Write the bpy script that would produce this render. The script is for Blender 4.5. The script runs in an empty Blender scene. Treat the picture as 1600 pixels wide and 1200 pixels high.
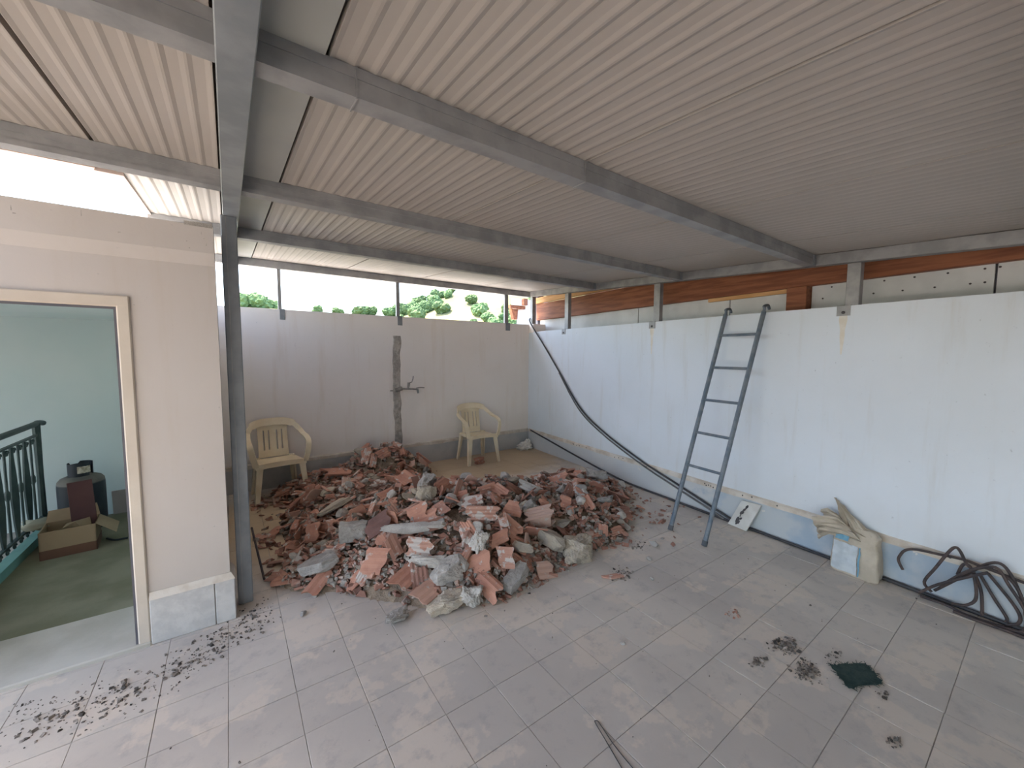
import bpy, bmesh, math, random
from mathutils import Vector, Matrix, noise as mnoise
import numpy as np

S = bpy.context.scene
COL = S.collection
rng = random.Random(7)

# ------------------------------------------------------------------ camera
CAM_H = 1.6
YAW, PITCH, ROLL = math.radians(35.56), math.radians(4.26), math.radians(0.33)
FPX = 617.5
f_ = Vector((math.sin(YAW) * math.cos(PITCH), math.cos(YAW) * math.cos(PITCH), -math.sin(PITCH)))
r_ = Vector((math.cos(YAW), -math.sin(YAW), 0))
u_ = r_.cross(f_)
r2 = math.cos(ROLL) * r_ + math.sin(ROLL) * u_
u2 = -math.sin(ROLL) * r_ + math.cos(ROLL) * u_
cam = bpy.data.cameras.new('camera')
cam.sensor_width = 36.0
cam.lens = FPX / 1600 * 36.0
cam.clip_start = 0.02
cam.clip_end = 600
camo = bpy.data.objects.new('camera', cam)
COL.objects.link(camo)
camo.matrix_world = Matrix(((r2.x, u2.x, -f_.x, 0), (r2.y, u2.y, -f_.y, 0), (r2.z, u2.z, -f_.z, CAM_H), (0, 0, 0, 1)))
S.camera = camo

# ------------------------------------------------------------------ light
SUN_EL, SUN_AZ = math.radians(65), math.radians(325)      # azimuth clockwise from +Y
W = bpy.data.worlds.new('world')
S.world = W
W.use_nodes = True
wn = W.node_tree.nodes
wn.clear()
sky = wn.new('ShaderNodeTexSky')
sky.sky_type = 'NISHITA'
sky.sun_disc = False
sky.sun_elevation = SUN_EL
sky.sun_rotation = SUN_AZ
sky.air_density = 1.0
sky.dust_density = 2.2
sky.ozone_density = 1.0
bg = wn.new('ShaderNodeBackground')
bg.inputs['Strength'].default_value = 0.42
wo = wn.new('ShaderNodeOutputWorld')
W.node_tree.links.new(sky.outputs[0], bg.inputs[0])
W.node_tree.links.new(bg.outputs[0], wo.inputs[0])
sun = bpy.data.lights.new('sun', 'SUN')
sun.energy = 7.0
sun.angle = math.radians(0.6)
sun.color = (1.0, 0.93, 0.82)
suno = bpy.data.objects.new('sun', sun)
COL.objects.link(suno)
sd = Vector((math.sin(SUN_AZ) * math.cos(SUN_EL), math.cos(SUN_AZ) * math.cos(SUN_EL), math.sin(SUN_EL)))
suno.rotation_euler = (-sd).to_track_quat('-Z', 'Y').to_euler()
S.view_settings.view_transform = 'Standard'
S.view_settings.look = 'None'
S.view_settings.gamma = 1.0
S.view_settings.use_curve_mapping = False
S.view_settings.exposure = 1.62

# ------------------------------------------------------------------ node helpers
def mat(name, base, rough=0.8, metal=0.0, spec=0.3):
    m = bpy.data.materials.new(name)
    m.use_nodes = True
    b = m.node_tree.nodes['Principled BSDF']
    b.inputs['Base Color'].default_value = (*base, 1)
    b.inputs['Roughness'].default_value = rough
    b.inputs['Metallic'].default_value = metal
    b.inputs['Specular IOR Level'].default_value = spec
    return m

class NT:
    def __init__(s, m):
        s.m = m; s.t = m.node_tree; s.n = s.t.nodes; s.b = s.n['Principled BSDF']
        s.col = None
    def add(s, typ, **kw):
        nd = s.n.new(typ)
        for k_, v in kw.items(): setattr(nd, k_, v)
        return nd
    def lk(s, a_, b_): s.t.links.new(a_, b_)
    def pos(s, scale=(1, 1, 1), obj=False):
        mp = s.add('ShaderNodeMapping')
        mp.inputs['Scale'].default_value = scale
        if obj: s.lk(s.add('ShaderNodeTexCoord').outputs['Object'], mp.inputs[0])
        else: s.lk(s.add('ShaderNodeNewGeometry').outputs['Position'], mp.inputs[0])
        return mp.outputs[0]
    def noise(s, vec, scale, detail=4, rough=0.55):
        nz = s.add('ShaderNodeTexNoise')
        nz.inputs['Scale'].default_value = scale
        nz.inputs['Detail'].default_value = detail
        nz.inputs['Roughness'].default_value = rough
        s.lk(vec, nz.inputs['Vector'])
        return nz.outputs[0]
    def ramp(s, fac, lo, hi):
        mr = s.add('ShaderNodeMapRange')
        mr.interpolation_type = 'SMOOTHSTEP'
        mr.inputs[1].default_value = lo
        mr.inputs[2].default_value = hi
        s.lk(fac, mr.inputs[0])
        return mr.outputs[0]
    def mix(s, fac, a_, b_, amt=1.0):
        mx = s.add('ShaderNodeMix', data_type='RGBA')
        if amt != 1.0:
            ml = s.add('ShaderNodeMath', operation='MULTIPLY')
            s.lk(fac, ml.inputs[0]); ml.inputs[1].default_value = amt
            fac = ml.outputs[0]
        s.lk(fac, mx.inputs[0])
        for v, i in ((a_, 6), (b_, 7)):
            if isinstance(v, tuple): mx.inputs[i].default_value = (*v, 1)
            else: s.lk(v, mx.inputs[i])
        return mx.outputs[2]
    def math(s, op, a_, b_):
        ml = s.add('ShaderNodeMath', operation=op)
        for v, i in ((a_, 0), (b_, 1)):
            if isinstance(v, (int, float)): ml.inputs[i].default_value = v
            else: s.lk(v, ml.inputs[i])
        return ml.outputs[0]
    def out(s, c): s.lk(c, s.b.inputs['Base Color'])
    def bump(s, h, strength=0.3, dist=0.01):
        bp = s.add('ShaderNodeBump')
        bp.inputs['Strength'].default_value = strength
        bp.inputs['Distance'].default_value = dist
        s.lk(h, bp.inputs['Height'])
        s.lk(bp.outputs[0], s.b.inputs['Normal'])
    def blob(s, cx, cy, rx, ry, z=None):
        """soft spot around a world position"""
        sp = s.add('ShaderNodeSeparateXYZ')
        s.lk(s.add('ShaderNodeNewGeometry').outputs['Position'], sp.inputs[0])
        dx = s.math('DIVIDE', s.math('SUBTRACT', sp.outputs[0], cx), rx)
        dy = s.math('DIVIDE', s.math('SUBTRACT', sp.outputs[2 if z else 1], cy), ry)
        return s.math('ADD', s.math('MULTIPLY', dx, dx), s.math('MULTIPLY', dy, dy))

def simple(name, c1, c2, scale=6, rough=0.8, bump=0.2, bd=0.004, bscale=60, obj=False, metal=0.0, stretch=(1, 1, 1), lo=.35, hi=.65, rand=0.0, island=False):
    m = mat(name, c1, rough, metal)
    n = NT(m)
    v = n.pos(stretch, obj)
    c = n.mix(n.ramp(n.noise(v, scale), lo, hi), c1, c2)
    if rand:
        if island: o = n.add('ShaderNodeNewGeometry').outputs['Random Per Island']
        else: o = n.add('ShaderNodeObjectInfo').outputs['Random']
        hs = n.add('ShaderNodeHueSaturation')
        n.lk(c, hs.inputs['Color'])
        n.lk(n.math('ADD', n.math('MULTIPLY', o, rand), 1 - rand / 2), hs.inputs['Value'])
        c = hs.outputs[0]
    n.out(c)
    if bump: n.bump(n.noise(v, bscale, 3), bump, bd)
    return m

# ------------------------------------------------------------------ materials
def plaster(name, base, dirt, warm):
    m = mat(name, base, 0.9, 0, 0.15)
    n = NT(m)
    v = n.pos(); vs = n.pos((5, 5, 0.5))
    c = n.mix(n.ramp(n.noise(v, 1.3, 5), .35, .75), base, dirt, .55)
    c = n.mix(n.ramp(n.noise(vs, 1.6, 5, .6), .52, .78), c, warm, .5)
    c = n.mix(n.ramp(n.noise(v, 30, 4, .7), .66, .76), c, tuple(x * .45 for x in base), .5)
    sp = n.add('ShaderNodeSeparateXYZ')
    n.lk(v, sp.inputs[0])
    low = n.ramp(n.math('ADD', sp.outputs[2], n.math('MULTIPLY', n.noise(v, 3, 4), -.5)), .55, -.1)
    c = n.mix(low, c, warm, .45)
    n.out(c)
    n.bump(n.noise(v, 9, 6, .6), .25, .006)
    return m
M = {}
M['wall_r'] = plaster('white_plaster', (.74, .79, .845), (.67, .715, .75), (.60, .595, .57))
M['wall_b'] = plaster('aged_plaster', (.90, .84, .79), (.84, .775, .715), (.78, .68, .58))
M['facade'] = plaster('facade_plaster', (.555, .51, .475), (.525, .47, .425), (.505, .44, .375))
M['skirt'] = simple('grey_skirting_paint', (.43, .43, .42), (.53, .51, .48), 3, .85, .25)
def skirt_right():
    m = mat('flaking_skirting_paint', (.4, .45, .5), .85)
    n = NT(m); v = n.pos()
    c = n.mix(n.ramp(n.noise(v, 2.2, 5), .45, .6), (.37, .44, .51), (.50, .53, .54))
    sp = n.add('ShaderNodeSeparateXYZ'); n.lk(v, sp.inputs[0])
    far = n.ramp(n.math('ADD', sp.outputs[1], n.math('MULTIPLY', n.noise(v, 5, 5), 2.0)), 2.9, 3.2)
    c = n.mix(far, c, (.62, .61, .58), .75)
    c = n.mix(n.ramp(n.noise(v, 7, 4, .65), .64, .67), c, (.66, .63, .58), .9)
    n.out(c); n.bump(n.noise(v, 25, 4), .3, .004)
    return m
M['skirt_r'] = skirt_right()
M['bead'] = simple('skirting_bead_plaster', (.68, .62, .54), (.55, .47, .38), 9, .9, .4)
M['stone'] = simple('skirting_stone', (.60, .58, .55), (.50, .485, .465), 14, .75, .2, obj=False)
def floor_mat():
    m = mat('dusty_cement_tile', (.4, .38, .37), .88, 0, .2)
    n = NT(m); v = n.pos()
    c = n.mix(n.ramp(n.noise(v, 1.1, 5), .38, .62), (.51, .462, .41), (.60, .54, .47))
    c = n.mix(n.ramp(n.noise(v, 2.3, 6, .6), .52, .56), c, (.66, .57, .475), .7)
    c = n.mix(n.ramp(n.noise(v, 9, 6, .7), .50, .72), c, (.38, .35, .325), .6)
    o = n.add('ShaderNodeObjectInfo').outputs['Random']
    hs = n.add('ShaderNodeHueSaturation')
    n.lk(c, hs.inputs['Color'])
    n.lk(n.math('ADD', n.math('MULTIPLY', o, .06), .97), hs.inputs['Value'])
    c = hs.outputs[0]
    # sand spread at the foot of the back wall and beside the post
    for cx, cy, rx, ry in ((3.0, 5.0, 1.6, 1.05), (.35, 4.2, .7, 1.2)):
        d = n.math('ADD', n.blob(cx, cy, rx, ry), n.math('MULTIPLY', n.noise(v, 4, 5), .7))
        c = n.mix(n.ramp(d, 1.35, .65), c, (.52, .39, .25), .85)
    n.out(c)
    n.bump(n.noise(v, 45, 5), .25, .003)
    return m
M['floor'] = floor_mat()
M['grout'] = simple('dark_grout', (.28, .25, .225), (.48, .44, .40), 4, .95, .2)
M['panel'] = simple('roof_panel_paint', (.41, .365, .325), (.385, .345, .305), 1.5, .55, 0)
M['panel_core'] = simple('roof_panel_core', (.30, .25, .20), (.22, .18, .15), 12, .9, 0)
M['flash'] = simple('grey_flashing', (.40, .40, .37), (.36, .36, .34), 2, .5, 0)
M['fascia'] = simple('pink_fascia_paint', (.66, .54, .48), (.58, .46, .40), 5, .7, 0)
M['steel'] = simple('galvanised_steel', (.36, .355, .35), (.27, .27, .27), 7, .5, .12, metal=.35, rand=.1)
M['steel_d'] = simple('weathered_post_steel', (.30, .315, .33), (.22, .235, .25), 5, .55, .12, metal=.3)
M['wood'] = simple('stained_timber', (.30, .115, .055), (.19, .065, .032), 5, .6, .3, stretch=(4, .35, 6), bscale=14)
M['pine'] = simple('pale_batten_wood', (.66, .40, .19), (.55, .31, .13), 5, .7, .2, stretch=(4, .4, 6))
M['board'] = simple('cement_board', (.68, .69, .68), (.60, .61, .60), 4, .85, .1)
M['dark'] = simple('dark_screw_head', (.05, .05, .05), (.09, .08, .08), 20, .6, 0)
M['teal'] = simple('teal_interior_paint', (.62, .70, .69), (.58, .68, .67), 1.5, .8, .1)
M['teal_d'] = simple('teal_edge_paint', (.16, .33, .30), (.12, .27, .25), 3, .7, .1)
M['sfloor'] = simple('landing_floor', (.17, .165, .105), (.24, .23, .16), 2.5, .8, .2)
M['sill'] = simple('stone_threshold', (.44, .405, .34), (.52, .485, .42), 4, .8, .2)
M['frame'] = simple('cream_door_casing', (.62, .545, .455), (.57, .495, .41), 4, .7, .1)
M['gasket'] = simple('dark_jamb', (.10, .10, .12), (.13, .12, .13), 10, .6, 0)
M['iron'] = simple('painted_wrought_iron', (.035, .06, .06), (.05, .08, .075), 12, .5, .1)
M['plastic'] = simple('aged_cream_plastic', (.84, .73, .53), (.76, .63, .43), 5, .5, .05, obj=True)
M['terra'] = None
def terracotta(name, c1, c2, mort, amt, island=False):
    m = mat(name, c1, .9, 0, .15)
    n = NT(m); v = n.pos()
    c = n.mix(n.ramp(n.noise(v, 9, 4), .35, .65), c1, c2)
    if island: o = n.add('ShaderNodeNewGeometry').outputs['Random Per Island']
    else: o = n.add('ShaderNodeObjectInfo').outputs['Random']
    c = n.mix(n.ramp(o, .62, 1.0), c, (.22, .125, .10), .8)
    c = n.mix(n.ramp(n.math('FRACT', n.math('MULTIPLY', o, 7.3), 0), .7, 1.0), c, (.56, .42, .34), .65)
    c = n.mix(n.ramp(n.noise(v, 16, 5, .6), .60 - amt, .66 - amt), c, mort, .85)
    n.out(c)
    n.bump(n.noise(v, 70, 4), .35, .004)
    return m
M['terra'] = terracotta('terracotta', (.52, .27, .19), (.43, .21, .15), (.50, .45, .40), .015)
M['terra_mort'] = terracotta('mortar_smeared_terracotta', (.52, .30, .225), (.46, .245, .18), (.56, .52, .47), .10)
M['terra_fine'] = terracotta('terracotta_crumbs', (.38, .20, .145), (.30, .155, .115), (.40, .35, .30), .05, True)
def mortar(name, c1, c2, island=False):
    m = mat(name, c1, .95, 0, .1)
    n = NT(m); v = n.pos()
    c = n.mix(n.ramp(n.noise(v, 10, 5), .4, .6), c1, c2)
    o = n.add('ShaderNodeNewGeometry').outputs['Random Per Island'] if island else n.add('ShaderNodeObjectInfo').outputs['Random']
    hs = n.add('ShaderNodeHueSaturation')
    n.lk(c, hs.inputs['Color'])
    n.lk(n.math('ADD', n.math('MULTIPLY', o, .5), .72), hs.inputs['Value'])
    c = n.mix(n.ramp(n.noise(v, 60, 4, .7), .55, .7), hs.outputs[0], (.22, .20, .185), .45)
    n.out(c)
    n.bump(n.noise(v, 40, 6, .7), .7, .012)
    return m
M['mortar'] = mortar('grey_mortar', (.43, .40, .365), (.34, .315, .285))
M['mortar_w'] = mortar('pale_mortar', (.52, .485, .435), (.44, .405, .36))
M['mortar_t'] = mortar('tan_mortar', (.47, .40, .31), (.38, .33, .27))
M['mortar_fine'] = mortar('mortar_crumbs', (.38, .345, .30), (.28, .245, .21), True)
M['soil'] = simple('rubble_dust', (.22, .165, .12), (.30, .23, .165), 12, .95, .8, .02, 30)
M['crumb'] = simple('dark_dirt_crumbs', (.14, .115, .095), (.25, .22, .19), 30, .95, .2, rand=1.5, island=True)
M['rebar'] = simple('rusty_rebar', (.05, .042, .044), (.095, .068, .06), 18, .7, .4, bscale=120)
M['cable'] = simple('black_cable_sheath', (.035, .035, .04), (.06, .055, .055), 10, .5, 0)
M['cable_g'] = simple('grey_conduit', (.19, .185, .18), (.13, .125, .12), 10, .6, 0)
M['ladder'] = simple('blue_grey_ladder_paint', (.13, .165, .205), (.20, .225, .25), 14, .55, .15, metal=.2)
M['foot'] = simple('dark_ladder_foot', (.08, .09, .10), (.12, .12, .13), 10, .7, 0)
M['felt'] = simple('green_felt', (.025, .05, .045), (.045, .07, .06), 40, .95, .8, .01, 150)
M['paper'] = simple('sack_paper', (.55, .48, .38), (.44, .38, .30), 8, .85, .4, .008, 18)
M['white_bag'] = simple('crumpled_white_plastic', (.86, .82, .75), (.74, .69, .60), 9, .6, .6, .012, 25)
M['card'] = simple('cardboard', (.34, .25, .155), (.29, .21, .13), 4, .85, .1)
M['card_d'] = simple('brown_cardboard_band', (.17, .085, .055), (.14, .075, .05), 4, .85, .1)
M['red'] = simple('dark_red_panel', (.11, .05, .048), (.09, .043, .043), 4, .7, .1)
M['pinkboard'] = simple('pinkish_board', (.34, .30, .27), (.30, .26, .24), 4, .8, .1)
M['gas'] = simple('dark_cylinder_paint', (.018, .023, .03), (.028, .034, .04), 5, .5, .05)
M['gas_top'] = simple('dusty_cylinder_shoulder', (.20, .185, .16), (.14, .135, .12), 8, .8, .1)
M['sticker'] = simple('torn_paper_sticker', (.62, .58, .48), (.35, .30, .22), 40, .8, 0)
M['cloth'] = simple('pale_rag', (.36, .36, .28), (.30, .29, .22), 8, .9, .4)
M['leaf'] = simple('tree_foliage', (.07, .125, .05), (.13, .19, .075), .8, .9, .8, .4, 1.2, rand=.5)
M['hill'] = simple('dry_grass_slope', (.27, .235, .11), (.15, .155, .065), .12, .95, 0)
M['house'] = simple('white_house_render', (.80, .79, .77), (.74, .73, .70), 2, .85, 0)
M['yard'] = simple('pale_bounce_ground', (.58, .54, .48), (.50, .46, .40), 1, .9, 0)  # for the added ground that bounces sunlight
M['pipe'] = simple('tarnished_tap_metal', (.24, .23, .215), (.33, .31, .29), 25, .5, .1, metal=.5)
M['patch'] = simple('rough_mortar_patch', (.50, .455, .40), (.34, .31, .275), 16, .95, .9, .02, 28)
M['rust'] = simple('rust_stained_plaster', (.72, .67, .58), (.78, .75, .70), 12, .9, .1)

# ------------------------------------------------------------------ mesh helpers
def Rz(a_): return Matrix.Rotation(a_, 4, 'Z')
def T(x, y, z): return Matrix.Translation((x, y, z))

class MB:
    """collects shapes (in the coordinates given) and links them as one mesh object"""
    def __init__(s, X=None): s.v = []; s.f = []; s.X = X
    def raw(s, vs, fs, X=None):
        n0 = len(s.v)
        for p in vs:
            p = Vector(p)
            if X is not None: p = X @ p
            if s.X is not None: p = s.X @ p
            s.v.append(p)
        s.f += [tuple(i + n0 for i in f) for f in fs]
        return s
    def box(s, x0, x1, y0, y1, z0, z1, X=None):
        vs = [(x, y, z) for z in (z0, z1) for y in (y0, y1) for x in (x0, x1)]
        return s.raw(vs, [(0, 2, 3, 1), (4, 5, 7, 6), (0, 1, 5, 4), (2, 6, 7, 3), (0, 4, 6, 2), (1, 3, 7, 5)], X)
    def hexa(s, bot, top, X=None):
        n = len(bot)
        fs = [tuple(range(n - 1, -1, -1)), tuple(range(n, 2 * n))] + [(i, (i + 1) % n, n + (i + 1) % n, n + i) for i in range(n)]
        return s.raw(list(bot) + list(top), fs, X)
    def tube(s, pts, r, n=8, X=None, caps=True):
        pts = [Vector(p) for p in pts]
        rs = r if isinstance(r, (list, tuple)) else [r] * len(pts)
        vs = []; fs = []
        up = None
        for i, p in enumerate(pts):
            d = (pts[min(i + 1, len(pts) - 1)] - pts[max(i - 1, 0)]).normalized()
            if up is None:
                up = Vector((0, 0, 1)) if abs(d.z) < .9 else Vector((1, 0, 0))
            a_ = d.cross(up).normalized(); b_ = a_.cross(d).normalized(); up = b_
            for j in range(n):
                t = 2 * math.pi * j / n
                vs.append(p + rs[i] * (math.cos(t) * a_ + math.sin(t) * b_))
        for i in range(len(pts) - 1):
            for j in range(n):
                fs.append((i * n + j, i * n + (j + 1) % n, (i + 1) * n + (j + 1) % n, (i + 1) * n + j))
        if caps:
            fs.append(tuple(range(n - 1, -1, -1))); fs.append(tuple(range((len(pts) - 1) * n, len(pts) * n)))
        return s.raw(vs, fs, X)
    def lathe(s, prof, n=24, X=None):
        vs = []; fs = []
        for (r, z) in prof:
            for j in range(n):
                t = 2 * math.pi * j / n
                vs.append((r * math.cos(t), r * math.sin(t), z))
        for i in range(len(prof) - 1):
            for j in range(n):
                fs.append((i * n + j, i * n + (j + 1) % n, (i + 1) * n + (j + 1) % n, (i + 1) * n + j))
        fs.append(tuple(range(n - 1, -1, -1))); fs.append(tuple(range((len(prof) - 1) * n, len(prof) * n)))
        return s.raw(vs, fs, X)
    def sweep(s, pts, w, t, nrm=None, X=None):
        """flat band: rectangle of width w (along side) and thickness t swept along pts; nrm: side vectors"""
        pts = [Vector(p) for p in pts]
        vs = []; fs = []
        for i, p in enumerate(pts):
            d = (pts[min(i + 1, len(pts) - 1)] - pts[max(i - 1, 0)]).normalized()
            sd_ = Vector(nrm[i]).normalized() if nrm else d.cross(Vector((0, 0, 1))).normalized()
            sd_ = (sd_ - d * sd_.dot(d)).normalized()
            o = d.cross(sd_).normalized()
            ww = w[i] if isinstance(w, (list, tuple)) else w
            for a_, b_ in ((-1, -1), (1, -1), (1, 1), (-1, 1)):
                vs.append(p + sd_ * a_ * ww / 2 + o * b_ * t / 2)
        m = len(pts)
        for i in range(m - 1):
            for j in range(4):
                fs.append((i * 4 + j, i * 4 + (j + 1) % 4, (i + 1) * 4 + (j + 1) % 4, (i + 1) * 4 + j))
        fs.append((3, 2, 1, 0)); fs.append(tuple(range(m * 4 - 4, m * 4)))
        return s.raw(vs, fs, X)
    def data(s, name, mt, smooth=False, bevel=0.0, off=Vector()):
        me = bpy.data.meshes.new(name)
        me.from_pydata([p - off for p in s.v], [], s.f)
        bm = bmesh.new(); bm.from_mesh(me)
        bmesh.ops.recalc_face_normals(bm, faces=bm.faces)
        if bevel:
            es = [e for e in bm.edges if len(e.link_faces) == 2 and e.calc_face_angle(0) > .7]
            bmesh.ops.bevel(bm, geom=es, offset=bevel, segments=1, affect='EDGES')
        bm.to_mesh(me); bm.free()
        if smooth:
            me.polygons.foreach_set('use_smooth', [True] * len(me.polygons))
            me.set_sharp_from_angle(angle=math.radians(42))
        me.materials.append(mt)
        return me
    def build(s, name, mt, parent=None, smooth=False, bevel=0.0, local=False):
        """world coordinates unless local; a top-level mesh gets its origin at its own base"""
        if parent is None:
            lo = Vector([min(p[i] for p in s.v) for i in range(3)]); hi = Vector([max(p[i] for p in s.v) for i in range(3)])
            off = Vector(((lo.x + hi.x) / 2, (lo.y + hi.y) / 2, lo.z))
        else:
            off = Vector() if local else Vector(parent['_o'])
        o = bpy.data.objects.new(name, s.data(name, mt, smooth, bevel, off))
        COL.objects.link(o)
        o['_o'] = list(off) if parent is None else (list(parent['_o']))
        if parent is None: o.location = off
        else: o.parent = parent
        return o
def tag(o, label=None, cat=None, group=None, kind=None):
    for k_, v in (('label', label), ('category', cat), ('group', group), ('kind', kind)):
        if v: o[k_] = v
    return o
def thing(name, label=None, cat=None, loc=(0, 0, 0), rotz=0, group=None, kind=None):
    o = bpy.data.objects.new(name, None)
    COL.objects.link(o)
    o.empty_display_size = .1
    o.location = loc; o.rotation_euler = (0, 0, rotz); o['_o'] = list(loc)
    return tag(o, label, cat, group, kind)
def struct(o, label, cat): return tag(o, label, cat, kind='structure')

def spline(pts, n=6):
    P = [Vector(p) for p in pts]; out = []
    for i in range(len(P) - 1):
        p0 = P[max(i - 1, 0)]; p1 = P[i]; p2 = P[i + 1]; p3 = P[min(i + 2, len(P) - 1)]
        for j in range(n):
            t = j / n
            out.append(.5 * ((2 * p1) + (p2 - p0) * t + (2 * p0 - 5 * p1 + 4 * p2 - p3) * t * t + (3 * p1 - p0 - 3 * p2 + p3) * t ** 3))
    out.append(P[-1])
    return out

# ------------------------------------------------------------------ key dimensions (metres)
WA, WK = 3.755, 0.0856                 # right wall face: X = WA + WK * Y
PHI = math.atan(WK)
BY = 5.408                             # back wall face
CX = WA + WK * BY                      # corner
RWM = T(WA, 0, 0) @ Rz(-PHI)           # local: x outward through the wall, y along it
HR, HB = 1.985, 2.115                  # wall tops
C0, C1 = 2.327, 0.0626                 # ceiling underside: z = C0 + C1 * Y
def zc(y): return C0 + C1 * y
FY = 2.832                             # stair-house facade plane
SKZ = 0.318

# ================================================================== THE SHELL
# ---- floor: grout bed with real tiles on it
fl = MB().box(-7, 4.6, -9, 5.75, -.2, -.004).build('floor', M['grout'])
struct(fl, 'dusty grey cement tile floor with patches of beige dust', 'floor')
PX, PY, OX, OY = .2625, .2575, .2, .99
def project(x, y, z):
    d = Vector((x, y, z - CAM_H)); w = d.dot(f_)
    if w < .05: return None
    return 800 + FPX * d.dot(r2) / w, 600 - FPX * d.dot(u2) / w, w
near, rest = [], []
for i in range(-28, 18):
    for j in range(-39, 19):
        x = OX + PX * (i + .5); y = OY + PY * (j + .5)
        if x > WA + WK * y + .12 or y > BY + .12: continue
        q = project(x, y, 0)
        inside = y > FY + .1 and x < -.05
        if inside: continue
        vis = q and -60 < q[0] < 1660 and 600 < q[1] < 1260
        (near if vis else rest).append((q[2] if q else 99, x, y))
near.sort()
rest += near[300:]
near = near[:300]
tb = MB().box(-PX / 2 + .0011, PX / 2 - .0011, -PY / 2 + .0011, PY / 2 - .0011, -.02, 0)
tme = tb.data('tile', M['floor'], bevel=.0014)
fo = Vector(fl['_o'])
trng = random.Random(3)
for w_, x, y in near:
    o = bpy.data.objects.new('tile', tme); COL.objects.link(o); o.parent = fl
    o.location = Vector((x, y, trng.uniform(-.0016, .0008))) - fo
    o.rotation_euler = (trng.uniform(-.003, .003), trng.uniform(-.003, .003), trng.uniform(-.004, .004))
b = MB()
for w_, x, y in rest:
    b.box(x - PX / 2 + .0016, x + PX / 2 - .0016, y - PY / 2 + .0016, y + PY / 2 - .0016, -.02, trng.uniform(-.0016, .0004))
tag(b.build('tiles', M['floor'], fl), kind='stuff')

# ---- right wall
b = MB(RWM)
b.box(0, .24, -5.0, BY + .3, -.1, HR)
wr = struct(b.build('wall_right', M['wall_r']), 'long white plastered parapet wall with faint stains behind the ladder', 'wall')
b = MB(RWM).box(-.012, .01, -5.0, BY - .02, 0, .272)
br = struct(b.build('baseboard_right', M['skirt_r']), 'flaking blue grey painted skirting along the white wall', 'baseboard')
def wavy_bead(y0, y1, X, n=60, face=-1):
    bb = MB(X); vs = []; fs = []
    for i in range(n + 1):
        y = y0 + (y1 - y0) * i / n
        a_ = .010 * mnoise.noise((y * 3, 1, face)); c = .008 * mnoise.noise((y * 4.3, 5, face))
        for (d, z) in ((.005, .266 + a_), (-.018 + c * .4, .266 + a_), (-.016, .305 + c), (.005, .322 + c)):
            vs.append((d, y, z))
    for i in range(n):
        for j in range(4):
            fs.append((i * 4 + j, i * 4 + (j + 1) % 4, i * 4 + 4 + (j + 1) % 4, i * 4 + 4 + j))
    fs += [(0, 1, 2, 3), tuple(n * 4 + j for j in (3, 2, 1, 0))]
    return bb.raw(vs, fs)
tag(wavy_bead(-3, BY - .02, RWM, 130).build('plaster_bead', M['bead'], br), 'crumbling beige plaster bead')
hb = MB()
for i in range(22):
    y = trng.choice([trng.uniform(.2, 2.4), trng.uniform(2.6, 4.6)]); z = .29 + trng.uniform(-.012, .012)
    hb.lathe([(.006, -.004), (.007, .0), (.004, .003)], 6, RWM @ T(-.019, y, z) @ Matrix.Rotation(-math.pi / 2, 4, 'Y'))
tag(hb.build('nail_holes', M['dark'], br), kind='stuff')

# ---- back wall
b = MB().box(-4.2, CX + .35, BY, BY + .22, -.1, HB)
wb = struct(b.build('wall_back', M['wall_b']), 'white plastered back parapet wall with a rough repaired pipe chase', 'wall')
# a raised end block where the two parapets meet
MB(RWM).box(-.004, .25, BY - .13, BY + .24, HR - .02, HB + .003).build('corner_block', M['wall_b'], wb, bevel=.012)
b = MB().box(-.5, CX, BY - .014, BY + .01, 0, .272)
bb_ = struct(b.build('baseboard_back', M['skirt']), 'grey skirting along the back wall behind the rubble', 'baseboard')
tag(wavy_bead(.5, -CX + .01, T(0, BY, 0) @ Rz(math.pi / 2) @ Matrix.Scale(1, 4), 80).build('plaster_bead', M['bead'], bb_), 'crumbling beige plaster bead')
# pipe chase: ragged strip of rough mortar
vs = []; fs = []; n = 46
for i in range(n + 1):
    z = .30 + 1.55 * i / n
    wv = .018 * mnoise.noise((z * 7, 3, 0)); wv2 = .018 * mnoise.noise((z * 6, 9, 0))
    xc_ = 1.895 + .008 * math.sin(z * 4)
    for j in range(7):
        t = j / 6
        x = xc_ + (-.058 + wv) * (1 - t) + (.058 + wv2) * t
        d = 0 if j in (0, 6) else .006 + .012 * abs(mnoise.noise((x * 22, z * 16, 0)))
        vs.append((x, BY + .002 - d, z))
for i in range(n):
    for j in range(6):
        fs.append((i * 7 + j, i * 7 + j + 1, i * 7 + 8 + j, i * 7 + 7 + j))
tag(MB().raw(vs, fs).build('mortar_patch', M['patch'], wb), 'ragged vertical strip of bare grey mortar')

struct(MB().box(-1.4, 3.6, -4.7, -4.5, -.1, 2.0).build('wall_light_blocker', M['wall_b']), 'added plastered wall behind the viewer blocking low daylight', 'wall')  # added out of view to block low daylight from behind the camera

# ---- stair house on the left: facade with a doorway
DXR, DXL, DZ = -.455, -1.42, 1.835
FE = -.045
b = MB()
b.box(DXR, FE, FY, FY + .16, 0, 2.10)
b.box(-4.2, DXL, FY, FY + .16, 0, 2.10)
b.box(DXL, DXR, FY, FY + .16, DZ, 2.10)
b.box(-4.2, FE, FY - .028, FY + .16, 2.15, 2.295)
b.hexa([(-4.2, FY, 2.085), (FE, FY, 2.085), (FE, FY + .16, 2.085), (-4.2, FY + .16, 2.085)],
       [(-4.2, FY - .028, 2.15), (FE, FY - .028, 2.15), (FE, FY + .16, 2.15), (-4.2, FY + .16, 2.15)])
wl = struct(b.build('wall_left', M['facade']), 'cream plastered stair house front with the doorway', 'wall')
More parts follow.
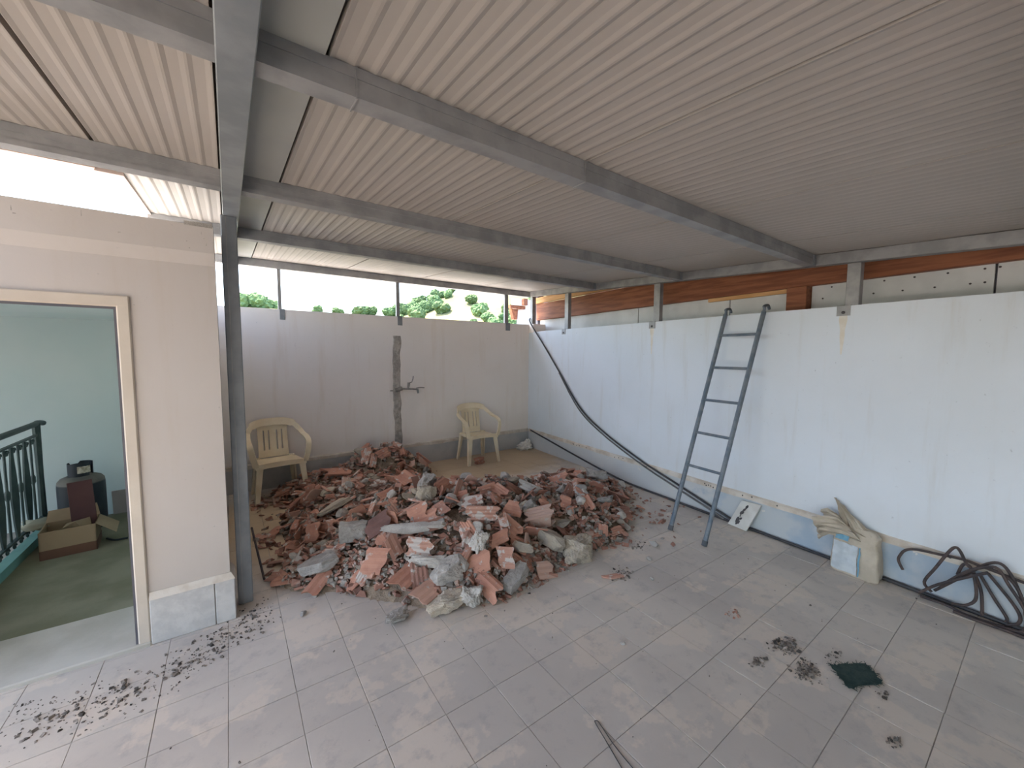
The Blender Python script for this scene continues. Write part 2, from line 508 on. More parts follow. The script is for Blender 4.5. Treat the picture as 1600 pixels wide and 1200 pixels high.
# crust of old mortar on the parapet corner
vs = []; fs = []
for i in range(11):
    x = -.17 + .122 * i / 10
    h = .012 + .012 * abs(mnoise.noise((x * 30, 2, 1)))
    for (dy, z) in ((-.030, 2.288), (-.030, 2.297 + h), (.05, 2.297 + h), (.05, 2.288)):
        vs.append((x, FY + dy + .004 * mnoise.noise((x * 40, dy, 0)), z))
for i in range(10):
    for j in range(4): fs.append((i * 4 + j, i * 4 + (j + 1) % 4, i * 4 + 4 + (j + 1) % 4, i * 4 + 4 + j))
fs += [(0, 1, 2, 3), (43, 42, 41, 40)]
tag(MB().raw(vs, fs).build('mortar_crust', M['mortar'], wl), 'dark broken mortar crust on the parapet corner')
for x, z, dx, dz in ((-.775, 2.235, .004, .022), (-.77, 2.222, .012, .004), (-.555, 2.255, .003, .03), (-.43, 2.20, .012, .003), (-.10, 2.245, .003, .018), (-.09, 2.225, .004, .006), (-.165, 2.20, .005, .004), (-.155, 2.165, .006, .004), (-.08, 2.19, .004, .014)):
    MB().hexa([(x, FY - .0285, z), (x + dx, FY - .0285, z + .001), (x + dx, FY - .02, z), (x, FY - .02, z)], [(x + .001, FY - .0285, z + dz), (x + dx * .8, FY - .0285, z + dz), (x + dx * .8, FY - .02, z + dz), (x + .001, FY - .02, z + dz)]).build('chip', M['mortar'], wl)
bl = thing('baseboard_left', loc=(-.23, FY, 0)); struct(bl, 'grey stone skirting slabs on the stair house pier', 'baseboard')
for x0, x1 in ((-.405, -.122), (-.119, -.0245)):
    MB().box(x0, x1, FY - .016, FY + .005, .0, .256).build('slab', M['stone'], bl, bevel=.003)
MB().box(FE + .001, -.022, FY + .006, FY + .15, .0, .256).build('slab', M['stone'], bl, bevel=.003)
MB().hexa([(-.405, FY - .018, .252), (-.020, FY - .018, .252), (-.020, FY + .15, .252), (-.405, FY + .004, .252)],
          [(-.405, FY - .004, .292), (-.040, FY - .004, .292), (-.040, FY + .14, .292), (-.405, FY + .004, .292)]).build('plaster_bead', M['bead'], bl)
# door casing
d1 = thing('door_1', loc=((DXL + DXR) / 2, FY, 0)); struct(d1, 'cream door casing around the open doorway to the stair landing', 'door frame')
MB().box(DXR - .004, DXR + .048, FY - .012, FY + .02, .0, DZ + .05).build('jamb', M['frame'], d1, bevel=.006)
MB().box(DXL - .048, DXL + .004, FY - .012, FY + .02, .0, DZ + .05).build('jamb', M['frame'], d1, bevel=.006)
MB().box(DXL - .048, DXR + .048, FY - .0125, FY + .02, DZ - .004, DZ + .054).build('head', M['frame'], d1, bevel=.006)
MB().box(DXR - .014, DXR - .001, FY - .004, FY + .03, .02, DZ).build('seal_strip', M['gasket'], d1)
MB().box(DXL, DXR, FY - .003, FY + .03, DZ - .014, DZ - .003).build('seal_strip', M['gasket'], d1)
# landing inside
st = struct(MB().box(DXL - .05, DXR + .05, FY - .02, FY + .46, -.02, .022).build('floor_threshold', M['sill'], bevel=.006), 'worn stone threshold in the doorway', 'threshold')
struct(MB().box(-1.36, -.36, FY + .46, BY - .06, -.02, .018).build('floor_landing', M['sfloor']), 'olive grey stair landing floor', 'floor')
struct(MB().box(-4.2, -1.36, FY + .16, BY - .06, -1.4, -1.3).build('floor_stairwell', M['sfloor']), 'lower stairwell floor beyond the railing', 'floor')
struct(MB().box(-1.40, -1.33, FY + .16, BY - .06, -1.3, .085).build('trim_1', M['teal_d']), 'teal painted kerb along the stairwell edge', 'trim')
struct(MB().box(-4.2, -.30, BY - .06, BY - .004, -1.4, 2.05).build('wall_landing_back', M['teal']), 'pale teal wall at the back of the stair landing', 'wall')
struct(MB().box(-.36, -.30, FY + .16, BY - .06, -.1, 2.05).build('wall_landing_right', M['teal']), 'pale teal side wall of the stair landing', 'wall')
b = MB()
X0 = -4.2  # opening in this unseen wall is added to brighten the landing
b.box(X0 - .1, X0, FY, BY + .2, -1.4, -.6); b.box(X0 - .1, X0, FY, BY + .2, 1.85, 2.1)
b.box(X0 - .1, X0, FY, FY + .2, -.6, 1.85); b.box(X0 - .1, X0, BY - .2, BY + .2, -.6, 1.85)
struct(b.build('wall_stairwell_left', M['teal']), 'teal stairwell side wall with an added unseen opening for daylight', 'wall')
struct(MB().box(-4.3, -.30, FY + .16, BY + .2, 1.905, 1.97).build('ceiling_stair_house', M['teal']), 'flat teal painted slab over the stair landing', 'ceiling')
struct(MB().box(-4.3, -.30, FY + .16, BY + .2, 1.97, 2.0).build('floor_stair_house_roof', M['house']), 'unseen flat roof of the stair house, set low and pale to bounce daylight', 'roof')  # shaped low and pale so daylight passes over and bounces inward
struct(MB().box(-30, 30, BY + .35, 16, -.9, -.6).build('ground_bounce', M['yard']), 'added pale ground outside the back wall bouncing sunlight under the roof', 'ground')  # added unseen ground, reflects sunlight up to the ceiling

# ---- roof: ribbed panels, each its own piece
RY0, RY1 = -4.9, 5.76  # roof run on past the view to hold back daylight and sun
ce = thing('ceiling', loc=(0, 0, C0)); struct(ce, 'ribbed cream sandwich panel roof on steel purlins', 'ceiling')
def panel(x0, x1, y0, y1, ribs=16):
    g = .007
    xs = [(x0 + g, 0.0)]
    pw = (x1 - x0 - 2 * g) / ribs
    for i in range(ribs):
        a_ = x0 + g + pw * i
        xs += [(a_ + pw * .04, 0), (a_ + pw * .24, .0036), (a_ + pw * .70, .0028), (a_ + pw * .92, 0)]
    xs.append((x1 - g, 0.0))
    vs = []; fs = []
    for y in (y0, y1):
        for x, d in xs: vs.append((x, y, zc(y) + d))
    m = len(xs)
    for i in range(m - 1): fs.append((i, i + 1, m + i + 1, m + i))
    n0 = len(vs)
    vs += [(x0 + g, y0, zc(y0) + .05), (x1 - g, y0, zc(y0) + .05), (x1 - g, y1, zc(y1) + .05), (x0 + g, y1, zc(y1) + .05)]
    fs += [(n0, n0 + 1, n0 + 2, n0 + 3), (0, n0, n0 + 3, m), (m - 1, 2 * m - 1, n0 + 2, n0 + 1)]
    fs += [tuple(range(m)) + (n0 + 1, n0), tuple(range(2 * m - 1, m - 1, -1)) + (n0 + 3, n0 + 2)]
    return MB().raw(vs, fs)
PW = .991
def clip(o):
    bm = bmesh.new(); bm.from_mesh(o.data)
    bmesh.ops.bisect_plane(bm, geom=bm.verts[:] + bm.edges[:] + bm.faces[:], plane_co=(WA + .062, 0, 0), plane_no=(math.cos(PHI), -math.sin(PHI), 0), clear_outer=True)
    bmesh.ops.holes_fill(bm, edges=[e for e in bm.edges if e.is_boundary], sides=0)
    bm.to_mesh(o.data); bm.free()
for i in range(4):
    o = panel(.246 + PW * i, .246 + PW * (i + 1) if i < 3 else 4.36, RY0, RY1, 16 if i < 3 else 18).build('panel', M['panel'], ce)
    clip(o)
panel(-.43, .0, RY0, RY1, 7).build('panel', M['panel'], ce)
panel(-.43 - PW, -.43, RY0, 2.82).build('panel', M['panel'], ce)
for i in (1, 2, 3):  # unseen panels added to cut daylight coming from the left
    panel(-.43 - PW * (i + 1), -.43 - PW * i, RY0, 1.75).build('panel', M['panel'], ce)
MB().raw([(.0, RY0, zc(RY0) - .002), (.242, RY0, zc(RY0) - .002), (.242, RY1, zc(RY1) - .002), (.0, RY1, zc(RY1) - .002),
          (.0, RY0, zc(RY0) + .05), (.242, RY0, zc(RY0) + .05), (.242, RY1, zc(RY1) + .05), (.0, RY1, zc(RY1) + .05)],
         [(3, 2, 1, 0), (4, 5, 6, 7), (0, 1, 5, 4), (1, 2, 6, 5), (2, 3, 7, 6), (3, 0, 4, 7)]).build('flashing_strip', M['flash'], ce)
def slab(x0, x1, y0, y1, d0, d1):
    return [(x0, y0, zc(y0) + d0), (x1, y0, zc(y0) + d0), (x1, y1, zc(y1) + d0), (x0, y1, zc(y1) + d0)], \
           [(x0, y0, zc(y0) + d1), (x1, y0, zc(y0) + d1), (x1, y1, zc(y1) + d1), (x0, y1, zc(y1) + d1)]
clip(MB().hexa(*slab(-.44, 4.36, RY0, RY1, .051, .075)).build('top_sheet', M['panel_core'], ce))
MB().hexa(*slab(-1.425, -.44, RY0, 2.83, .051, .075)).build('top_sheet', M['panel_core'], ce)
MB().hexa(*slab(-.505, -.40, 2.84, RY1, -.012, .08)).build('fascia', M['fascia'], ce)
MB().hexa(*slab(-1.425, -.50, 2.825, 2.94, -.004, .08)).build('fascia', M['fascia'], ce)

# ---- steel frame
fr = thing('roof_frame', 'grey galvanised steel frame of post, beams and struts carrying the roof', 'steel frame', loc=(.03, 3.0, 0))
def ybar(x0, x1, y0, y1, d0, d1): return MB().hexa(*slab(x0, x1, y0, y1, d0, d1))
ybar(.0, .08, RY0, BY, -.10, -.002).build('main_beam', M['steel_d'], fr, bevel=.003)
def purlin(x0, x1, y, w=.062, h=.082):
    z = zc(y)
    bb = MB()
    bb.box(x0, x1, y, y + w, z - h, z + .002)
    bb.box(x0, x1, y - .004, y, z - h, z - h + .022)           # folded lip
    bb.box(x0, x1, y - .0025, y, z - .03, z - .0)              # upper flange
    bb.box(x0, x1, y + w, y + w + .004, z - h, z - h + .022)
    o = bb.build('purlin', M['steel'], fr)
    return o
XR = lambda y: WA + WK * y - .015
for y in (-1.21, .0, 1.215, 2.42, 3.74):
    purlin(.08, XR(y), y)
    if y < 3: purlin(-1.425, .0, y)
    else: purlin(-.42, .0, y)
    # splice sleeve with welded seam
    MB().box(XR(y) - .06, XR(y) + .004, y - .008, y + .07, zc(y) - .086, zc(y) - .001).build('end_plate', M['steel_d'], fr, bevel=.002)
for x, y in ((1.235, 1.215), (.32, 1.215), (3.3, 2.42), (2.86, 3.74)):
    MB().box(x, x + .004, y - .006, y + .07, zc(y) - .086, zc(y)).build('weld_seam', M['steel'], fr)
# wall plates
vsb = []
b = MB(RWM)
L = 5.35
bt = [(-.03, -3, zc(-3) - .085), (.05, -3, zc(-3) - .085), (.05, L, zc(L) - .085), (-.03, L, zc(L) - .085)]
tp = [(x, y, z + .084) for x, y, z in bt]
b.hexa(bt, tp).build('wall_plate', M['steel'], fr, bevel=.003)
MB().box(.08, CX + .02, BY - .01, BY + .06, zc(BY) - .085, zc(BY)).build('wall_plate', M['steel'], fr, bevel=.003)
MB().box(-.46, .0, BY - .01, BY + .06, zc(BY) - .085, zc(BY)).build('wall_plate', M['steel'], fr, bevel=.003)
# post
MB().box(-.012, .068, 2.955, 3.05, 0.0, zc(3.0) - .098).build('post', M['steel_d'], fr, bevel=.005)
MB().box(.012, .016, 2.951, 2.956, 0.0, zc(3.0) - .1).build('post_seam', M['steel'], fr)
# struts on the two parapets, each with an angle bracket on the wall face
for x, w in ((.51, .036), (1.928, .046), (3.752, .07)):
    MB().box(x - w / 2, x + w / 2, BY + .005, BY + .045, HB, zc(BY) - .085).build('strut', M['steel'], fr, bevel=.002)
    MB().box(x - w / 2 + .012, x + w / 2 + .03, BY - .006, BY + .0, HB - .12, HB + .006).build('bracket', M['steel_d'], fr)
    MB().box(x - w / 2 + .012, x + w / 2 + .03, BY - .006, BY + .06, HB + .0, HB + .006).build('bracket', M['steel_d'], fr)
MB(RWM).box(-.0, .07, BY - .085, BY - .015, HB, zc(BY) - .085).build('strut', M['steel'], fr, bevel=.002)
for y in (4.42, 2.775, .975):
    zb = zc(y) - .085
    MB(RWM).box(.01, .07, y - .042, y + .042, HR, zb).build('strut', M['steel'], fr, bevel=.003)
    bk = MB(RWM).box(-.006, .0, y + .0, y + .085, HR - .075, HR + .006).build('bracket', M['steel'], fr)
    MB(RWM).box(-.006, .07, y + .0, y + .085, HR + .0, HR + .006).build('bracket', M['steel'], fr)
    MB().lathe([(.012, -.004), (.012, .004), (.006, .007)], 8, RWM @ T(-.008, y + .042, HR - .05) @ Matrix.Rotation(-math.pi / 2, 4, 'Y')).build('bolt', M['dark'], fr)
    # rust run under the bracket
    vs = []; fs = []
    for i in range(9):
        t = i / 8
        w = .022 * (1 - t) * (1 + .5 * mnoise.noise((y * 5, t * 4, 0))) + .004
        vs += [(-.0012, y + .042 - w, HR - .07 - .30 * t), (-.0012, y + .042 + w, HR - .07 - .30 * t)]
        if i: fs.append((2 * i - 2, 2 * i - 1, 2 * i + 1, 2 * i))
    if y < 4: tag(MB(RWM).raw(vs, fs).build('rust_stain', M['rust'], wr), 'brownish rust run below a bracket')

# ---- next property behind the right wall
nb = thing('timber_screen', 'brown timber beam and white boards of the building behind the white wall', 'timber screen', loc=tuple(RWM @ Vector((.35, 2.5, 1.5))))
MB(RWM).box(.28, .36, -3, 5.62, 2.215, 2.50).build('beam', M['wood'], nb, bevel=.004)
MB(RWM).box(.24, .31, 2.9, 5.75, 2.508, 2.60).build('batten', M['pine'], nb)
MB(RWM).box(.31, .34, 1.56, 2.34, 2.178, 2.214).build('batten', M['pine'], nb)
MB(RWM).box(.26, .40, 1.385, 1.545, 1.0, 2.216).build('timber_post', M['wood'], nb, bevel=.004)
MB(RWM).box(.30, .42, 5.60, 5.72, 1.0, 2.7).build('corner_post', M['gasket'], nb)
js = [-3.0, -1.6, .335, 1.385]
js2 = [1.55, 2.115, 3.335, 5.6]
for J in (js, js2):
    for y0, y1 in zip(J, J[1:]):
        pn = MB(RWM).box(.345, .365, y0 + .006, y1 - .006, 1.2, 2.23).build('panel', M['board'], nb)
        if y1 < 1.5 and y1 > 0:
            sc = 0
            yy = y0 + .05
            while yy < y1:
                for z in (2.19, 2.10):
                    MB().lathe([(.007, -.001), (.007, .003)], 6, RWM @ T(.344, yy + (.06 if z < 2.15 else 0), z) @ Matrix.Rotation(-math.pi / 2, 4, 'Y')).build('screw', M['dark'], pn)
                yy += .17
MB(RWM).box(.37, .40, -3, 5.6, 1.2, 2.5).build('backing', M['gasket'], nb)
MB(RWM).box(.085, 2.5, -4.9, 5.75, 2.78, 2.84).build('shade_board', M['wood'], nb)  # added unseen cover that keeps the timber in shade
cl = [(.066, -4.9, zc(-4.9)), (.080, -4.9, zc(-4.9)), (.080, 5.75, zc(5.75)), (.066, 5.75, zc(5.75))]
MB(RWM).hexa(cl, [(x, y, 2.84) for x, y, z in cl]).build('shade_strip', M['flash'], nb)  # added unseen strip closing the gap where daylight reached the timber

# ---- house gable glimpsed beyond the corner
hs = thing('neighbour_house', 'white rendered house corner with timber eave bracket beyond the back wall', 'house', loc=(5.8, 7.2, -3))
def quadbox(x0, x1, y0, y1, z0, z1):
    k0 = y1 / y0     # the flank runs back at an angle
    q = [(x0, y0), (x1, y0), (x1 * k0, y1), (x0 * k0 + .05, y1)]
    return MB().hexa([(x, y, z0) for x, y in q], [(x, y, z1) for x, y in q])
quadbox(5.12, 6.4, 7.0, 7.6, -3, 2.66).build('wall', M['house'], hs)
quadbox(4.90, 6.4, 6.9, 7.6, 2.655, 2.79).build('eave', M['house'], hs)
MB().hexa([(5.05, 7.0, 2.36), (5.14, 7.0, 2.36), (5.14, 7.10, 2.36), (5.05, 7.10, 2.36)], [(4.96, 6.98, 2.58), (5.14, 6.98, 2.58), (5.14, 7.10, 2.58), (4.98, 7.10, 2.58)]).build('bracket', M['wood'], hs)
MB().box(4.90, 5.30, 6.93, 7.0, 2.585, 2.65).build('rafter', M['wood'], hs)
MB().box(5.18, 5.29, 6.83, 6.92, 2.66, 2.80).build('rafter_end', M['wood'], hs)

# ================================================================== BEYOND THE BACK WALL
def eprof(u):
    P = [(-.5, .085), (.0, .088), (.36, .090), (.42, .125), (.5, .165), (.7, .21), (1.0, .25), (1.6, .26)]
    if u <= P[0][0]: return P[0][1]
    for (a_, ea), (b_, eb) in zip(P, P[1:]):
        if u <= b_:
            t = (u - a_) / (b_ - a_); return ea + (eb - ea) * t
    return P[-1][1]
RIDGE = 80.0
def hill_z(x, y):
    top = 1.6 + RIDGE * eprof(x / RIDGE)
    t = max(0, min(1, (y - 22) / (RIDGE - 22)))
    t = t * t * (3 - 2 * t)
    return -5 + (top + 5) * t + .7 * mnoise.noise((x * .07, y * .07, 0)) - max(0, y - RIDGE) * .25
vs = []; fs = []; NX, NY = 56, 36
for j in range(NY + 1):
    for i in range(NX + 1):
        x = -50 + 190 * i / NX; y = 14 + 86 * j / NY
        vs.append((x, y, hill_z(x, y)))
for j in range(NY):
    for i in range(NX):
        k0 = j * (NX + 1) + i
        fs.append((k0, k0 + 1, k0 + NX + 2, k0 + NX + 1))
struct(MB().raw(vs, fs).build('ground_hillside', M['hill'], smooth=True), 'sunlit grassy hillside beyond the back wall', 'hillside')
def crown_mesh(seed):
    r = random.Random(seed)
    bm = bmesh.new()
    for c in range(7):
        a_ = r.uniform(0, 6.28); d = r.uniform(0, .55) if c else 0
        cc = Vector((d * math.cos(a_), d * math.sin(a_), r.uniform(.55, 1.15)))
        rad = r.uniform(.38, .62)
        q = bmesh.ops.create_icosphere(bm, subdivisions=3, radius=rad)
        for v in q['verts']:
            nn = v.co.normalized()
            v.co = v.co * (1 + .28 * mnoise.noise(nn * 3.1 + Vector((seed, c, 0))) + .34 * mnoise.noise(nn * 7 + Vector((c, seed, 3)))) * Vector((1, 1, .85)).length / 1.65
            v.co += cc
    me = bpy.data.meshes.new('crown'); bm.to_mesh(me); bm.free()
    me.materials.append(M['leaf'])
    return me
crowns = [crown_mesh(s_) for s_ in range(4)]
hr = random.Random(21)
def tree(x, y, s_):
    o = bpy.data.objects.new('hillside_tree', hr.choice(crowns)); COL.objects.link(o)
    o.location = (x, y, hill_z(x, y) - .3 * s_)
    o.scale = (s_ * hr.uniform(.9, 1.25), s_ * hr.uniform(.9, 1.25), s_ * hr.uniform(.85, 1.15))
    o.rotation_euler = (0, 0, hr.uniform(0, 6.28))
    u = x / y
    zn = 'on the skyline left of the middle strut' if u < .36 else ('on the ridge right of the middle strut' if y > 64 and u < .56 else ('high on the sunny slope near the corner' if y > 60 else 'low on the slope above the back wall'))
    tag(o, 'rounded green tree ' + zn, 'tree', 'trees ' + zn)
for px, s_ in ((.03, 1.7), (.055, 2.0), (.08, 1.2), (.165, 1.0), (.205, 1.1), (.255, 1.6), (.28, 1.3), (.325, 1.3), (.345, 1.6), (.365, 1.7), (.385, 1.6)):
    tree(px * RIDGE, RIDGE - 2, s_)
for i in range(105):
    u = hr.uniform(.36, .86); y = hr.uniform(42, 82)
    if hr.random() < .35: y = hr.uniform(40, 58)
    if y > 62 and u > .52 and hr.random() < .6: continue
    tree(u * y, y, hr.uniform(.8, 1.7))
for i in range(16):
    u = hr.uniform(.40, .52); y = hr.uniform(66, 82)
    tree(u * y, y, hr.uniform(1.1, 1.9))

# ================================================================== THINGS ALONG THE WALLS
# ---- tap on the back wall
tp_ = thing('wall_tap', 'tarnished wall tap sticking out of the mortar chase', 'tap', loc=(1.93, BY, 1.11))
MB().tube([(1.86, BY - .02, 1.095), (1.90, BY - .035, 1.105), (1.95, BY - .03, 1.12)], .03, 10).build('fitting', M['pipe'], tp_, smooth=True)
MB().tube([(1.93, BY - .03, 1.115), (2.00, BY - .05, 1.113), (2.09, BY - .07, 1.108), (2.16, BY - .085, 1.10)], .011, 8).build('pipe', M['pipe'], tp_, smooth=True)
MB().tube([(2.155, BY - .085, 1.11), (2.16, BY - .09, 1.07), (2.165, BY - .095, 1.045)], [.014, .016, .013], 8).build('spout', M['pipe'], tp_, smooth=True)
MB().tube([(2.14, BY - .085, 1.12), (2.20, BY - .085, 1.125), (2.26, BY - .085, 1.12)], .007, 6).build('lever', M['pipe'], tp_, smooth=True)
MB().tube([(2.03, BY - .055, 1.11), (2.04, BY - .055, 1.16), (2.045, BY - .055, 1.20)], [.012, .018, .02], 8).build('valve', M['pipe'], tp_, smooth=True)
MB().tube([(2.05, BY - .055, 1.195), (2.085, BY - .06, 1.205), (2.10, BY - .065, 1.25), (2.105, BY - .065, 1.29)], .007, 6).build('valve_lever', M['pipe'], tp_, smooth=True)
MB().tube([(1.83, BY - .01, 1.09), (1.79, BY - .02, 1.092)], .008, 6).build('stub', M['pipe'], tp_, smooth=True)

# ---- plastic garden chairs
def make_chair(label, loc, rz):
    t = thing('plastic_armchair', label, 'chair', loc, rz, 'moulded plastic chairs')
    P = M['plastic']
    # seat: dished plate with a turned down rim
    vs = []; fs = []; nx, ny = 12, 10
    def seat_pt(i, j, dz):
        u = i / nx * 2 - 1; v = j / ny * 2 - 1
        hw = .245 - .030 * (v + 1) / 2
        x = u * hw; y = -.215 + (v + 1) / 2 * .41
        e = max(abs(u), abs(v))
        z = .425 - .016 * (1 - min(1, e ** 4)) - (.02 if e > .99 else 0) - .012 * (v + 1) / 2 + (.006 if v < -.7 else 0)
        return (x, y, z + dz)
    for dz in (0, -.006):
        for j in range(ny + 1):
            for i in range(nx + 1): vs.append(seat_pt(i, j, dz))
    m_ = (nx + 1) * (ny + 1)
    for j in range(ny):
        for i in range(nx):
            k0 = j * (nx + 1) + i
            fs.append((k0, k0 + 1, k0 + nx + 2, k0 + nx + 1)); fs.append(tuple(m_ + q for q in (k0, k0 + nx + 1, k0 + nx + 2, k0 + 1)))
    MB().raw(vs, fs).build('seat', P, t, smooth=True, local=True)
    ap = MB()
    ap.sweep(spline([(-.245, -.21, .395), (-.12, -.222, .408), (0, -.224, .411), (.12, -.222, .408), (.245, -.21, .395)], 4), .052, .006, [(0, .1, 1)] * 17)
    ap.build('apron', P, t, smooth=True, local=True)
    # legs: tapered, splayed
    for sx in (-1, 1):
        for fy in (0, 1):
            bx_, by_ = sx * (.265 if fy == 0 else .235), (-.245 if fy == 0 else .235)
            tx, ty = sx * (.232 if fy == 0 else .205), (-.20 if fy == 0 else .175)
            g = MB()
            wt, wb_ = .066, .042
            def q(cx, cy, w, z): 
                i_ = -sx; f2 = 1 if fy == 0 else -1
                return [(cx, cy, z), (cx + i_ * w, cy, z), (cx + i_ * w, cy + f2 * w * .35, z), (cx + i_ * w * .35, cy + f2 * w * .35, z), (cx + i_ * w * .35, cy + f2 * w, z), (cx, cy + f2 * w, z)]
            g.hexa(q(bx_, by_, wb_, 0), q(tx, ty, wt, .415))
            g.build('leg', P, t, local=True, bevel=.003)
    # armrests that run into the back rim, one continuous band on each side
    for sx in (-1, 1):
        pts = spline([(sx * .236, -.205, .40), (sx * .262, -.215, .50), (sx * .278, -.19, .605), (sx * .282, -.10, .650), (sx * .272, .02, .672), (sx * .255, .12, .715), (sx * .205, .205, .775), (sx * .12, .238, .802), (0, .248, .808)], 5)
        nn = []
        for i, p in enumerate(pts):
            t_ = i / (len(pts) - 1)
            nn.append(Vector((sx * 1.0, .3, 0)) if t_ < .3 else (Vector((sx, .15, .15)) if t_ < .62 else Vector((sx * .2, .25, 1.0))))
        w = [.056 - .004 * math.sin(math.pi * i / len(pts)) + (.030 if i > len(pts) * .72 else 0) for i in range(len(pts))]
        MB().sweep(pts, w, .016, nn).build('armrest', P, t, smooth=True, local=True)
    # back: lower panel and five slats
    def by(z): return .175 + (z - .42) * .185
    g = MB()
    g.hexa([(-.155, by(.42), .41), (.155, by(.42), .41), (.155, by(.42) + .01, .41), (-.155, by(.42) + .01, .41)],
           [(-.150, by(.49), .49), (.150, by(.49), .49), (.150, by(.49) + .01, .49), (-.150, by(.49) + .01, .49)])
    g.build('back_panel', P, t, local=True, bevel=.002)
    g = MB()
    g.hexa([(-.150, by(.71), .71), (.150, by(.71), .71), (.150, by(.71) + .01, .71), (-.150, by(.71) + .01, .71)],
           [(-.17, by(.80), .795), (.17, by(.80), .795), (.17, by(.80) + .01, .795), (-.17, by(.80) + .01, .795)])
    g.build('back_panel', P, t, local=True, bevel=.002)
    for x0, x1 in ((-.150, -.098), (-.084, -.048), (-.034, .034), (.048, .084), (.098, .150)):
        g = MB()
        g.hexa([(x0, by(.485), .485), (x1, by(.485), .485), (x1, by(.485) + .009, .485), (x0, by(.485) + .009, .485)],
               [(x0, by(.715), .715), (x1, by(.715), .715), (x1, by(.715) + .009, .715), (x0, by(.715) + .009, .715)])
        g.build('slat', P, t, local=True)
    return t
make_chair('cream plastic armchair on the sandy floor near the back corner', (2.995, 5.09, 0), math.radians(-3))
make_chair('cream plastic armchair beside the steel post, legs among the rubble', (.40, 5.08, .0), math.radians(6))

# ---- ladder hooked over the right wall
la = thing('ladder', 'blue grey steel ladder hooked over the white wall', 'ladder', loc=(3.22, 1.85, 0))
A = [Vector((3.24, 2.018, 0)), Vector((3.198, 1.675, 0))]
Bt = [RWM @ Vector((-.055, 1.915, 1.99)), RWM @ Vector((-.055, 1.570, 1.99))]
for a_, b_ in zip(A, Bt):
    d = (b_ - a_)
    tip = b_ + Vector((0, 0, .045)); over = tip + Vector((.075, 0, .012)); dn = over + Vector((.03, 0, -.03))
    pts = [a_ + d * .02, a_ + d * .3, a_ + d * .6, a_ + d * .93, b_]
    MB().tube(pts, .0195, 10).build('rail', M['ladder'], la, smooth=True)
    MB().tube(spline([b_ - d * .02, b_ + Vector((.008, 0, .025)), tip, over, dn], 4), .013, 8).build('hook', M['ladder'], la, smooth=True)
    MB().tube([a_ - d * 0, a_ + d * .022], .023, 10).build('foot', M['foot'], la, smooth=True)
for t_ in (.90, .748, .597, .447, .297):
    p0 = A[0] + (Bt[0] - A[0]) * t_; p1 = A[1] + (Bt[1] - A[1]) * t_
    MB().tube([p0, p0.lerp(p1, .5), p1], .0125, 8).build('rung', M['ladder'], la, smooth=True)

# ---- cables
def wl_(x, y, z): return RWM @ Vector((x, y, z))
cpts = [(-.03, 5.353, 2.155), (-.03, 4.93, 1.747), (-.03, 4.53, 1.349), (-.03, 4.04, .862), (-.03, 3.575, .596), (-.035, 2.912, .350), (-.04, 2.375, .20), (-.05, 1.80, .045), (-.06, 1.62, .012)]
start = [wl_(.04, 5.39, 2.23)]
tag(MB().tube(spline(start + [wl_(*q) for q in cpts], 7), .011, 7).build('hanging_cable', M['cable'], smooth=True), 'black cable hanging from the roof corner down across the white wall', 'cable')
c2 = [(q[0] - .004, q[1] + .02, q[2] - .028 - .01 * i_ * .3) for i_, q in enumerate(cpts[3:-1])]
c2[-1] = (-.055, 1.84, .02)
tag(MB().tube(spline([wl_(-.028, 4.53, 1.325)] + [wl_(*q) for q in c2], 7), .009, 7).build('hanging_conduit', M['cable_g'], smooth=True), 'grey conduit running just below the hanging black cable', 'cable')
c3 = [(-.03, 5.30, .305), (-.035, 4.08, .13), (-.04, 3.31, .034), (-.045, 2.9, .014), (-.05, 2.0, .013), (-.045, 1.2, .013), (-.05, .55, .013), (-.045, -.4, .013)]
tag(MB().tube(spline([wl_(*q) for q in c3], 8), .012, 7).build('floor_cable', M['cable'], smooth=True), 'dark cable lying along the foot of the white wall', 'cable')

# ---- white square leaning on the wall
b = MB()
q0 = wl_(-.085, 1.775, .0); q1 = wl_(-.10, 1.595, .0); q2 = wl_(-.022, 1.515, .255); q3 = wl_(-.020, 1.69, .245)
nrm = (q1 - q0).cross(q3 - q0).normalized()
if nrm.x > 0: nrm = -nrm
b.hexa([q0, q1, q2, q3], [q + nrm * .014 for q in (q0, q1, q2, q3)])
tl = thing('loose_tile', 'white square tile with black smears leaning against the skirting', 'tile', loc=tuple(q0.lerp(q1, .5)))
M['tilew'] = simple('chalky_white_tile', (.66, .65, .60), (.58, .56, .51), 8, .7, .1)
b.build('slab', M['tilew'], tl, bevel=.002)
sm = random.Random(4)
b = MB()
for i in range(16):
    s_ = sm.gauss(.36, .07); u = sm.uniform(.15, .85); w = sm.uniform(.006, .016); h_ = sm.uniform(.008, .03)
    c = q0.lerp(q1, s_).lerp(q3.lerp(q2, s_), u) + nrm * .0146
    e1 = (q1 - q0).normalized(); e2 = (q3 - q0).normalized()
    b.raw([c + e1 * w * math.cos(t) + e2 * h_ * math.sin(t) * sm.uniform(.6, 1.1) for t in [k_ * math.pi / 4 for k_ in range(8)]], [tuple(range(8))])
tag(b.build('smears', M['dark'], tl), 'black adhesive smears')

